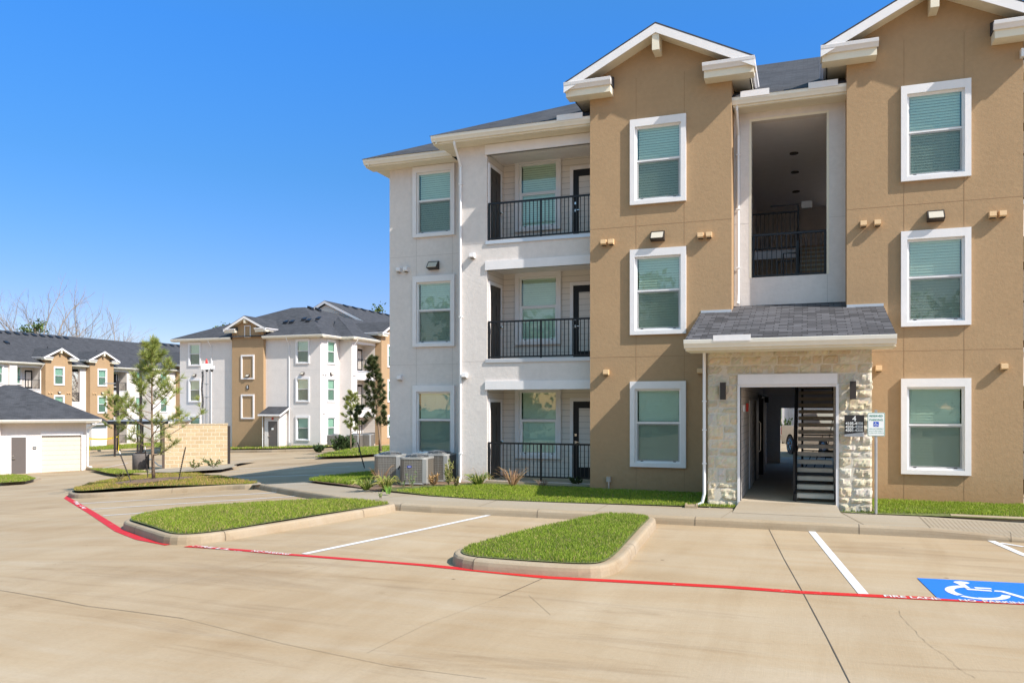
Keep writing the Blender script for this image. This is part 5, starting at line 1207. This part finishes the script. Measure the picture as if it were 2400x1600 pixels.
def stake(label,p0,p1,r=.018,mat='black',tip=True):
    t=thing('stake',label,'stake',p0,0,'metal tree stakes'); mb=MB(); mb.tube([p0,p1],[r,r],5,0); 
    d=Vector(p1)-Vector(p0)
    for k in range(3,16): q=Vector(p0)+d*(k/17); mb.box(q.x-r*1.35,q.x+r*1.35,q.y-r*1.6,q.y-r*.2,q.z,q.z+.02,0)
    mb.build('post',['bronze'],t)
    if tip: 
        m2=MB(); m2.tube([tuple(Vector(p1)-d*.12),p1],r*1.15,5); m2.build('painted_tip',['wpaint'],t)
    return t
def on_ray(u,v,x,y):
    "height over the ground point (x,y) as measured in the survey photo"
    d=-x*SS+y*CC; return EYE+(HZ-v)/FOC*d
def light_pole(label,x,y,h,rz,base=True,arm=.9,r=.06):
    z=g(x,y)+.1; t=thing('light_pole',label,'light pole',(x,y,z),rz,'parking lot light poles'); f=Fr((x,y,z),rz)
    if base: 
        mb=MB(f); mb.lathe((0,0,-.3),[(.42,0),(.42,1.05),(.39,1.12)],20); mb.build('base',['basec'],t,smooth=True)
    zb=.8 if base else 0
    mb=MB(f); mb.box(-.2,.2,-.2,.2,zb,zb+.1); mb.box(-r*.95,r*.95,-r*.95,r*.95,zb,h); mb.build('pole',['bronze'],t)
    mb=MB(f); mb.box(r,arm*.35,-.03,.03,h-.28,h-.22); mb.box(arm*.3,arm*1.15,-.16,.16,h-.30,h-.20); mb.build('lamp_head',['galv'],t)
def misc():
    # ---- condensers
    pads=MB()
    condenser('large front condenser unit with blue oval emblem beside dead stalks',*AC1,R(8),.90,.72,emblem=True)
    condenser('left condenser unit partly behind the front one, nearest the shaded grass',*AC2,R(12),.90,.74)
    condenser('rear condenser unit under the corner window, mostly hidden behind the front one',*AC3,R(2),.92,.76,dark=True)
    for i,(a,l) in enumerate(((AC1,'pale concrete pad under the front condenser'),(AC2,'concrete pad under the left condenser'),(AC3,'concrete pad under the rear condenser'))):
        mb=MB(Fr((a[0],a[1],0),R(6))); mb.box(-.52,.52,-.52,.52,a[2]-.16,a[2]-.02); tag(mb.build('equipment_pad',['slab']),l,'concrete pad','condenser pads')
    mb=MB(); a=Vector(AC2)+Vector((.40,-.30,.35)); mb.tube([a,a+Vector((.05,-.02,.1)),a+Vector((.12,-.03,-.05)),a+Vector((.08,-.02,-.25)),a+Vector((.14,.1,-.45))],.014,6); tag(mb.build('electrical_conduit',['black']),'black flexible whip conduit between the left and front condensers','conduit')
    # ---- plants near the building
    P=lambda u,v,h=.2:(*G(u,v,h),)
    def at(u,v,h=.2): x,y=G(u,v,h); return x,y,g(x,y)+h-.02
    gr=((.10,.17,.03),(.27,.33,.07)); rd=((.24,.12,.06),(.40,.24,.12))
    strap_clump('wide green strap-leaf clump leftmost beside the condensers',*at(857,1146),.42,.26,85,1,*gr,w=.024)
    strap_clump('green and russet strap-leaf clump just left of front condenser',*at(905,1146),.36,.34,90,2,(.12,.19,.03),(.30,.30,.08),w=.022)
    strap_clump('tuft of reddish upright blades behind the green clump by the condensers',*at(893,1138),.36,.50,34,3,*rd,w=.012,droop=.25)
    strap_clump('small bright green tuft at the walk edge left of front condenser',*at(910,1155),.13,.20,30,4,(.10,.22,.03),(.20,.36,.06),w=.013,droop=.4)
    strap_clump('arching green clump with brown tips at the foot of the white pier',*at(1120,1136),.42,.30,95,5,*gr,w=.022)
    strap_clump('thin dry blades rising from the pier clump',*at(1128,1134),.40,.42,16,6,*rd,w=.009,droop=.4)
    strap_clump('dry reddish spiky clump in front of the ground balcony',*at(1201,1140),.46,.46,60,7,(.30,.15,.09),(.42,.28,.15),w=.016,droop=.18)
    strap_clump('small grey dead tuft below the ground balcony middle post',*at(1270,1139),.20,.20,40,8,(.16,.11,.09),(.26,.19,.14),w=.010,droop=.4)
    stem_shrub('tall yellow-green shrub right of the front condenser',*at(1052,1139),.66,9,11,(.13,.17,.04),(.36,.34,.13),.17,.085,.026,dens=34)
    stem_shrub('withered brown shrub against the front condenser right side',*at(1016,1142),.45,7,12,(.30,.17,.07),(.45,.29,.13),.14,.085,.026,dens=24)
    stem_shrub('short shrub with brown leaves by the downspout foot',*at(1070,1141),.28,7,13,(.28,.20,.08),(.34,.34,.14),.15,.07,.022,dens=22)
    stem_shrub('thin green weed in front of the condenser grille',*at(965,1144),.42,5,14,(.10,.19,.05),(.22,.32,.12),.16,.06,.014,dens=16)
    stem_shrub('low spindly weed at the foot of the condensers',*at(945,1143),.24,5,15,(.10,.19,.05),(.22,.32,.12),.20,.06,.014,dens=10)
    stem_shrub('small dark round shrub below the ground balcony door',*at(1348,1138),.24,16,16,(.03,.055,.02),(.08,.12,.04),.20,.05,.026,dens=40,group='young shrubs by the condensers')
    stem_shrub('tiny sprout on the island lawn edge near the walk',*at(893,1166,.2),.16,4,17,(.12,.24,.04),(.26,.36,.08),.05,.05,.016,dens=10)
    stem_shrub('first leafy weed at the foot of the block wall',*at(455,1098,.2),.42,6,18,(.10,.13,.04),(.22,.22,.08),.30,.14,.05,group='weeds at the foot of the block wall',dens=14)
    stem_shrub('second larger weed at the foot of the block wall, nearer its right end',*at(500,1094,.2),.50,8,19,(.08,.12,.04),(.20,.22,.08),.5,.14,.05,group='weeds at the foot of the block wall',dens=16)
    stem_shrub('dark weed standing at the left end of the tree island',*at(279,1127,.2),.36,6,20,(.05,.06,.03),(.16,.14,.06),.22,.08,.02,dens=16)
    # ---- pines
    tx,ty=TREE1; tz=g(tx,ty)+.33
    pine('large staked young pine on the grassy island left of the block wall',tx,ty,tz,4.70,1.42,31,lean=(-.05,0),n=36,low=.17,dense=.6,ca=(.11,.16,.03),cb=(.40,.44,.12),trunk=.055,prof=lambda q:(1-q)**1.15*1.1*(1.0 if q>.1 else .9),nl=.26,nw=.010)
    x,y=ray(272,72); pine('second young pine seen left of the dark light pole',x,y,g(x,y)+.2,4.8,1.2,32,n=22,low=.3,dense=.5,nl=.26,nw=.022,trunk=.06)
    x,y=ray(822,52.5); pine('yellow-green young pine on the island before the middle block',x,y,g(x,y)+.2,3.75,.75,33,n=24,low=.28,dense=.6,ca=(.12,.16,.025),cb=(.38,.40,.11),nl=.22,nw=.015,trunk=.045)
    x,y=ray(893,45.0); pine('tall dark slim pine beside the near building corner',x,y,g(x,y)+.2,5.35,.62,34,lean=(-.6,0),n=44,low=.25,dense=.95,ca=(.03,.045,.015),cb=(.10,.13,.045),nl=.23,nw=.014,trunk=.065)
    x,y=ray(842,46.5); pine('small dark sapling between the yellow-green pine and the tall dark pine',x,y,g(x,y)+.2,2.6,.5,35,n=10,low=.55,dense=.8,ca=(.03,.045,.02),cb=(.10,.14,.05),nl=.2,nw=.014,trunk=.035)
    # ---- stakes
    def st(lbl,u0,v0,u1,v1,dep,**k):
        x0,y0=ray(u0,dep); x1,y1=ray(u1,dep); stake(lbl,(x0,y0,EYE+(HZ-v0)*dep/FOC),(x1,y1,EYE+(HZ-v1)*dep/FOC),**k)
    dT=-tx*SS+ty*CC
    st('leaning stake left of the island pine with pale tip',307,1128,279,1056,dT-1.0); st('dark stake right behind the island pine trunk',346.5,1118,340,1046,dT+1.2); st('leaning stake right of the island pine before the block wall',419,1124,435,1047,dT-.6,tip=False)
    st('leaning stake left of the near building condensers',857,1105,838,1036,33,r=.022,tip=False); st('slim upright stake against the left condenser',888.5,1112,888.5,1030,34,r=.02,tip=False)
    # ---- splash blocks
    for lbl,(x,y),rz in (('white splash block under the stone entrance downspout',(-2.22,16.62),R(5)),('white splash block beneath the corner downspout by the shrubs',(-8.35,19.0),R(30))):
        z=g(x,y)+.16; t=MB(Fr((x,y,z),rz)); t.box(-.12,.12,-.2,.15,-.02,.03); t.box(-.12,-.09,-.2,.15,.03,.05); t.box(.09,.12,-.2,.15,.03,.05); tag(t.build('splash_block',['kerb']),lbl,'splash block','splash blocks under downspouts')
    # ---- reserved parking sign
    x,y=ray(2053,15.25); z=.20; t=thing('parking_sign','white and green reserved parking sign with wheelchair symbol on a metal post','sign',(x,y,z)); f=Fr((x,y,z),R(2))
    mb=MB(f); mb.tube([(0,0,-.1),(0,0,1.92)],.026,10); mb.build('post',['galv'],t)
    def rrect(w,h,r,n=4):
        o=[]
        for cx,cy,a0 in ((w-r,h-r,0),(-w+r,h-r,90),(-w+r,-h+r,180),(w-r,-h+r,270)): o+=[(cx+r*math.cos(R(a0+90*k/n)),cy+r*math.sin(R(a0+90*k/n))) for k in range(n+1)]
        return o
    zc=1.655; off=lambda P:[(a,b+zc) for a,b in P]
    mb=MB(f); mb.prism(off(rrect(.152,.223,.025)),1,-.032,-.028,0); mb.prism(off(rrect(.147,.218,.022)),1,-.0335,-.032,1); mb.prism(off(rrect(.139,.210,.018)),1,-.035,-.0335,0)
    mb.prism(off([(a,b+.005) for a,b in rrect(.046,.046,.004)]),1,-.037,-.035,2)
    q=lambda cz:(lambda X,Y:(X,-.0372,zc+cz+Y))
    put_text(mb,'RESERVED',.052,q(.158),1,bold=.001); put_text(mb,'PARKING',.052,q(.085),1,bold=.001,spacing=1.1); put_text(mb,'VAN ACCESSIBLE',.036,q(-.085),1,sx=.93); put_text(mb,'VIOLATORS SUBJECT',.027,q(-.128),1); put_text(mb,'TO FINE AND TOWING',.027,q(-.165),1,sx=.95)
    cx,cy=1.95,10.95
    for poly in ISA_world(): mb.face([((X-cx)*.072,-.0385,zc+.006+(Y-cy)*.072) for X,Y in poly],0)
    mb.build('sign_panel',['signw','signg','signb'],t)
    mb=MB(f); mb.box(-.02,.02,-.03,.03,1.88,1.93); mb.build('bolt',['galv'],t)
    # ---- block enclosure wall
    a=Vector((*ray(385,41.2),0)); c=Vector((*ray(534,42.2),0)); d=(c-a).normalized(); ang=math.atan2(d.y,d.x); ln=(c-a).length; z0=g(a.x,a.y)
    t=thing('block_enclosure','tan concrete-block refuse enclosure wall with dark end posts','wall',(a.x,a.y,z0),ang); f=Fr((a.x,a.y,z0),ang)
    ztop=EYE+(HZ-993)*41.5/FOC-z0
    mb=MB(f); mb.box(.02,ln-.02,0,.2,-.4,ztop-.06,0); mb.box(.02,.22,.2,4,-.4,ztop-.06,0); mb.box(ln-.22,ln-.02,.2,4,-.4,ztop-.06,0); mb.box(0,ln,-.02,.22,ztop-.058,ztop,0); mb.build('block_wall',['cmu'],t)
    mb=MB(f); mb.box(-.11,.018,-.02,.12,-.3,ztop-.02); mb.build('end_post',['brownpost'],t); mb=MB(f); mb.box(ln-.018,ln+.12,.0,.14,-.3,ztop-.12); mb.build('end_post',['bronze'],t)
    # ---- light poles
    x,y=ray(330,43.0); light_pole('dark parking lot light pole on a round concrete base by the block wall',x,y,on_ray(330,842,x,y)-g(x,y)-.1,YAW)
    x,y=ray(276,75); light_pole('farther dark light pole before the far left block',x,y,on_ray(276,892,x,y)-g(x,y)-.1,YAW+R(180),base=False,arm=1.1,r=.1)
    # ---- surveillance mast behind the enclosure
    x,y=ray(484,52); zz=g(x,y); Zp=lambda v:EYE+(HZ-v)*52/FOC-zz; k=52/FOC; t=thing('surveillance_mast','portable camera mast with coiled cable, white housings and red beacon above the block wall','camera mast',(x,y,zz),YAW); f=Fr((x,y,zz),YAW)
    mb=MB(f); mb.box(-.8,.8,-.5,1.2,.35,1.15); mb.build('trailer',['whitebox'],t)
    for xx in (-.7,.7):
        mb=MB(f); mb.tube([(xx-.1,.3,.35),(xx+.1,.3,.35)],.34,14); mb.build('wheel',['rubber'],t)
    mb=MB(f); z1=Zp(872)
    mb.tube([(0,0,1.1),(0,0,Zp(961))],.07,8); mb.tube([(0,0,Zp(961)),(0,0,Zp(930))],.055,8); mb.tube([(0,0,Zp(930)),(0,0,Zp(899))],.045,8); mb.tube([(0,0,Zp(899)),(0,0,z1)],.032,8); mb.tube([(-.21,0,1.1),(-.21,0,Zp(961))],.07,8)
    for v in (961,930,899): mb.box(-.11,.11,-.08,.08,Zp(v)-.03,Zp(v)+.03)
    mb.build('mast',['galv'],t)
    mb=MB(f); pts=[]; n=340
    for i in range(n): s=i/(n-1); pts.append((-.27+.03*math.sin(s*9)+.06*math.cos(s*math.tau*30),.06*math.sin(s*math.tau*30),Zp(956)+(Zp(870)-Zp(956))*s))
    mb.tube(pts,.022,4); mb.tube([pts[-1],(-.35,0,Zp(864)),(-.33,0,Zp(858)),(-.1,0,Zp(853))],.016,5); mb.build('coiled_cable',['black'],t)
    mb=MB(f); mb.box(-.30,.26,-.13,.13,Zp(866),Zp(852)); mb.box(.2,.5,-.1,.1,Zp(864),Zp(857)); mb.box(.33,.39,-.03,.03,Zp(862),Zp(845)); mb.box(-.1,.0,-.05,.05,Zp(852),Zp(847)); mb.build('housing',['whitebox'],t)
    mb=MB(f); mb.lathe((-.0,0,Zp(852)),[(.09,0),(.08,.12),(.05,.22),(.03,.3),(.001,.31)],12); mb.build('beacon',['redplast'],t,smooth=True)
    for xx in (.03,.36):
        mb=MB(f); mb.lathe((xx,-.02,Zp(871.5)),[(.001,0),(.06,.03),(.09,.10),(.09,.16)],14,0); mb.build('dome_camera',['black'],t,smooth=True)
    # ---- carport
    x,y=ray(375,66); zz=g(x,y); f=Fr((x,y,zz),YAW); t=thing('carport','flat-roofed steel carport behind the island pine','carport',(x,y,zz),YAW); k=66/FOC
    X=lambda u:(u-375)*k; zt=EYE+(HZ-986)*k-zz
    mb=MB(f); mb.box(X(288),X(425),-2.5,3,zt-.03,zt+.10,0); mb.box(X(288),X(425),-2.55,-2.5,zt-.22,zt+.02,1); mb.build('roof',['ctop','black'],t)
    for u in (300,352,405):
        for yy in (-2.2,2.6): mb=MB(f); mb.box(X(u)-.06,X(u)+.06,yy-.06,yy+.06,-.2,zt-.03); mb.build('post',['bronze'],t)
    # ---- rubble, pipe, tape, backflow device
    x,y=G(553,1050,.1); random.seed(3)
    for k,(l,c,sx) in enumerate((('dark boulder at the right end of the block wall','rock',0),('reddish boulder beside the dark one near the block wall','rock',.9))):
        mb=MB(); bm=bmesh.new(); bmesh.ops.create_icosphere(bm,subdivisions=2,radius=.45)
        for v in bm.verts: v.co=Vector((v.co.x*1.2,v.co.y,v.co.z*.75))*(1+random.uniform(-.18,.18))
        idx=[mb.P((x+sx+v.co.x,y+v.co.y,g(x,y)+.25+v.co.z)) for v in bm.verts]
        for fc in bm.faces: mb.f.append([idx[v.index] for v in fc.verts]); mb.m.append(0)
        bm.free(); tag(mb.build('boulder',['basec' if k==0 else 'rock']),l,'rock','boulders by the block wall')
    x,y=G(236,1041,.15); mb=MB(); z=g(x,y)+.1; mb.lathe((x,y,z),[(.12,0),(.12,.9),(.25,1.0),(.28,1.25),(.12,1.4),(.1,1.8)],12); mb.tube([(x-.5,y,z+1.1),(x+.5,y,z+1.1)],.14,10); tag(mb.build('fire_standpipe',['galv']),'grey fire service standpipe on the grass before the far block','standpipe')
    p0,p1=ray(208,66),ray(278,74); mb=MB(); n=12
    P0=Vector((*p0,EYE+(HZ-1029)*66/FOC)); P1=Vector((*p1,EYE+(HZ-1024)*74/FOC))
    L0=[]; 
    for i in range(n+1):
        q=P0.lerp(P1,i/n); q.z-=.25*math.sin(math.pi*i/n)*.6; L0.append(q)
    for i in range(n): mb.face([L0[i],L0[i+1],L0[i+1]+Vector((0,0,.13)),L0[i]+Vector((0,0,.13))])
    tag(mb.build('caution_tape',['yellow']),'yellow caution tape strung beside the garage downspout','caution tape')
    for q in (P0,P1):
        mb=MB(); zz=g(q.x,q.y); mb.tube([(q.x,q.y,zz),(q.x,q.y,q.z+.2)],.035,6); tag(mb.build('tape_post',['yellow']),'thin post holding the yellow caution tape, '+('left end' if q is P0 else 'right end by the second pine'),'post','posts of the caution tape')
    x,y=G(374,1092,.15); mb=MB(); z=g(x,y)+.1; mb.tube([(x-.8,y-.1,z+.38),(x-.55,y,z+.42),(x-.1,y,z+.10),(x+.35,y,z+.03)],.035,6); tag(mb.build('white_pipe',['vinyl']),'short white plastic pipe lying between pine and block wall','pipe')
    # condensers and shrubs of the middle block
    for k,(X0,Y0,l) in enumerate(((-34.6,54.1,'far condenser at the corner of the middle block'),(-33.6,55.3,'far condenser second from the middle block corner'),(-33.3,56.6,'far condenser nearest the yellow-green pine'))):
        condenser(l,X0,Y0,-1.25,R(10),1.25,1.15)
    for k,(u,v,l) in enumerate(((868-20,1048,'low shrub at the corner condenser of the middle block'),(790,1049,'dark shrub left of the yellow-green pine'),(803,1048,'dark shrub directly behind the yellow-green pine'),(818,1046,'dark shrub right of the yellow-green pine'))):
        if k==0: u=746
        x,y=ray(u,57.5); stem_shrub(l,x,y,-1.2,1.2 if k else .55,14,60+k,(.03,.06,.02),(.09,.14,.05),.5,.2,.10,dens=30,group='shrubs before the middle block')
    # mower / utility shadow casting sign cap etc. are left out
def beyond_passage():
    "what shows through the stair passage: a pickup truck and a pale building"
    hd=R(-68); wx,wy=ray(1851,36.5); cx,cy=wx-(math.cos(hd)*-1.75+math.sin(hd)*.99),wy-(math.sin(hd)*-1.75-math.cos(hd)*.99); z=g(cx,cy); t=thing('pickup_truck','bronze pickup truck parked beyond the stair passage','pickup truck',(cx,cy,z),0); f=Fr((cx,cy,z),hd)
    def side(pts): return pts
    prof=[(-2.85,.55),(-2.85,1.02),(-2.78,1.28),(-.55,1.30),(-.45,1.34),(-.15,1.92),(1.15,1.95),(1.75,1.36),(2.70,1.24),(2.92,1.05),(2.95,.6),(2.75,.42)]
    def arch(cx0): return [(cx0+.50*math.cos(a),.42+.50*math.sin(a)) for a in [math.pi*k/8 for k in range(9)]]
    low=arch(1.85)+arch(-1.75); body=prof+[p for p in low]
    mb=MB(f); mb.prism(body,1,-.98,.98,0); mb.build('body',['truck'],t)
    mb=MB(f); mb.prism([(-.40,1.36),(-.14,1.84),(1.12,1.87),(1.62,1.38)],1,-.99,.99,0); mb.build('side_window',['plate'],t)
    mb=MB(f); mb.box(-3.0,-2.84,-.95,.95,.42,.62); mb.build('bumper',['chrome'],t)
    for s in (-1,1): mb=MB(f); mb.box(-2.87,-2.80,s*.93-.06,s*.93+.06,.85,1.2); mb.build('tail_light',['redplast'],t)
    for wx in (-1.75,1.85):
        for s in (-1,1):
            y0,y1=(s*.99,s*.74)
            mb=MB(f); mb.tube([(wx,y0,.41),(wx,y1,.41)],.41,22); w=mb.build('wheel',['rubber'],t)
            m2=MB(f)
            m2.tube([(wx,y0+s*.012,.41),(wx,y0,.41)],.07,10)
            for k in range(7):
                a=k*math.tau/7; m2.tube([(wx+.05*math.cos(a),y0+s*.01,.41+.05*math.sin(a)),(wx+.26*math.cos(a),y0+s*.01,.41+.26*math.sin(a))],.03,4)
            m2.tube([(wx+.265*math.cos(k*math.tau/18),y0+s*.008,.41+.265*math.sin(k*math.tau/18)) for k in range(19)],.02,4); m2.build('rim',['chromew'],w)
    b=thing('neighbour_building','pale vertical-sided building seen through the stair passage beyond the pickup','building',(2,60,0)); mb=MB()
    wall(mb,-14,20,60,-.2,5.5,[(-2.4,-1.7,.9,2.9),(1.8,2.7,.9,2.9)],.15); mb.build('wall',['white'],b)
    mb=MB()
    for k in range(26): mb.box(-1.3+k*.12,-1.24+k*.12,59.93,59.999,.2,3.0)
    mb.build('vertical_cladding',['galv'],b); mb=MB(); hip(mb,-15,21,59.4,72,5.5,.4); mb.build('roof',['roof'],b)
    for xx in (-2.05,2.25): mb=MB(); mb.box(xx-.3,xx+.3,60.1,60.13,.95,2.85); mb.build('window',['plate'],b)
    P=[(-8,50),(14,50),(14,60),(-8,60)]; sheet('lawn_bed',P,.1,'mulch',1.5)
    random.seed(9); 
    for k,xx in enumerate((-1.4,1.2,3.4)): stem_shrub(('first','second','third')[k]+' shrub from the left seen through the passage beyond the pickup',xx,57.5,.1,1.2,14,80+k,(.04,.07,.02),(.12,.17,.06),.45,.16,.08,dens=26,group='shrubs seen through the passage')
def backdrop():
    def bt(lbl,u,top,dep,seed,**k):
        x,y=ray(u,dep); z=g(x,y); H=on_ray(u,top,x,y)-z; bare_tree(lbl,x,y,z,H*k.pop('k',1.06),seed,**k)
    bt('tallest pale leafless tree behind the left roof',95,652,120,1,spread=.62,depth=6,n1=4,trunkr=.34)
    bt('second leafless tree with upright fork right of the tallest',128,660,125,2,spread=.42,depth=6,n1=3)
    bt('pale leafless tree with rounded crown behind the roof',258,690,125,3,spread=.5,depth=6,n1=4,k=.98)
    bt('leafless tree leaning at the far left edge',18,735,120,4,spread=.5,depth=5,n1=4,k=.94)
    bt('tree still holding clusters of brown leaves',188,735,118,5,spread=.5,depth=5,n1=4,k=.94,leaves=4)
    bt('low faint leafless tree right of the rounded one',318,765,140,6,spread=.5,depth=5,n1=4,k=.94)
    bt('thin leafless tree between tall pair and rounded crown',222,740,130,7,spread=.5,depth=5,n1=4,k=.94)
    random.seed(77); sp=[(-46,-40),(-37,-46),(-29,-42),(-20,-48),(-12,-41),(-3,-46),(6,-42),(15,-47),(25,-41),(35,-45),(-55,-36)]
    w_=('first','second','third','fourth','fifth','sixth','seventh','eighth','ninth','tenth','eleventh')
    for k,(x,y) in enumerate(sp): o=leafy_tree('tree row behind the photographer, '+w_[k]+' of the row',x,y,g(x,y),random.uniform(11,16),5.2,100+k,n=3800,ls=.75,low=.07); o['group']='tree row mirrored in the window panes'
    x,y=ray(82,112); leafy_tree('green-topped tree just above the left roof ridge',x,y,g(x,y),on_ray(82,757,x,y)-g(x,y),2.6,21,cn=(.03,.06,.02),n=900)
    x,y=ray(520,118); leafy_tree('green tree top peeking over the middle block roof',x,y,g(x,y),on_ray(520,760,x,y)-g(x,y),2.2,22,n=900)
    x,y=ray(915,95); leafy_tree('green branch tip beside the near building corner',x,y,g(x,y),on_ray(915,708,x,y)-g(x,y),2.0,23,n=900)
# ================================================================= LIGHT, SKY, CAMERA
def world():
    w=bpy.data.worlds.new('World'); SC.world=w; w.use_nodes=True; nt=w.node_tree; bg=nt.nodes['Background']
    sk=nt.nodes.new('ShaderNodeTexSky'); sk.sky_type='NISHITA'; sk.sun_disc=False
    S=Vector((3.3,-1.0,3.13)).normalized(); el=math.asin(S.z)
    sk.sun_elevation=el; sk.sun_rotation=math.atan2(S.x,S.y); sk.altitude=200; sk.air_density=1.0; sk.dust_density=.25; sk.ozone_density=2.6
    hs=nt.nodes.new('ShaderNodeHueSaturation'); hs.inputs['Saturation'].default_value=1.32; hs.inputs['Value'].default_value=1.15; L(nt,sk.outputs[0],hs.inputs['Color'])
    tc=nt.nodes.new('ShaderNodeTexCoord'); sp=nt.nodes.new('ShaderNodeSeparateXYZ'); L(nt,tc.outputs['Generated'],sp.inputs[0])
    tint=ramp(nt,sp.outputs[2],[(0,(.62,.54,.62)),(.12,(.62,.56,.72)),(.27,(.66,.76,.88)),(.41,(.80,1.0,1.22)),(.52,(1.2,1.25,1.25)),(.72,(2.6,1.8,1.25)),(1,(3.4,2.1,1.3))])  # upper sky, out of view, is brightened and warmed to add fill light
    # unseen sky behind the camera is brightened and warmed to add fill light
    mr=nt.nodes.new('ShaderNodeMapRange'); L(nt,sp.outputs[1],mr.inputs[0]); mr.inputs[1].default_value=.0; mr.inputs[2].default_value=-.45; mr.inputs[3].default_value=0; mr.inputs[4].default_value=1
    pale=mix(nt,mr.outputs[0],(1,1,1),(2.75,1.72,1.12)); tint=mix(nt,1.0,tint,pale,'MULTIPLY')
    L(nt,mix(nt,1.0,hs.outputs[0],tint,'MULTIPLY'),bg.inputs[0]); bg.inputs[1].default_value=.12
    ld=bpy.data.lights.new('sun','SUN'); ld.energy=5.0; ld.angle=R(.5); ld.color=(1,.94,.85); o=bpy.data.objects.new('sun',ld); COL.objects.link(o)
    o.rotation_euler=(-S).to_track_quat('-Z','Y').to_euler(); o.location=(20,-10,30)
def camera():
    cd=bpy.data.cameras.new('camera'); cd.sensor_width=36; cd.sensor_fit='HORIZONTAL'; cd.lens=36*FOC/2400; cd.shift_y=(HZ-800)/2400; cd.clip_end=3000; cd.clip_start=.05
    o=bpy.data.objects.new('camera',cd); COL.objects.link(o); o.location=(0,0,EYE); o.rotation_euler=(R(90),0,YAW); SC.camera=o
TREE1=G(360,1123,.36)
AC1=(*ray(977.5,20.9),.17); AC2=(*ray(915,21.9),.15); AC3=(*ray(1030,21.6),.18)
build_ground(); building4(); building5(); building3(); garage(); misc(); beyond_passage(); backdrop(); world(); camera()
vs=SC.view_settings; SC.display_settings.display_device='sRGB'; vs.view_transform='Standard'; vs.look='None'; vs.exposure=.55; vs.gamma=1
SC.render.engine='CYCLES'; SC.render.resolution_x=1024; SC.render.resolution_y=682; SC.cycles.max_bounces=12; SC.cycles.diffuse_bounces=8; SC.cycles.transparent_max_bounces=16
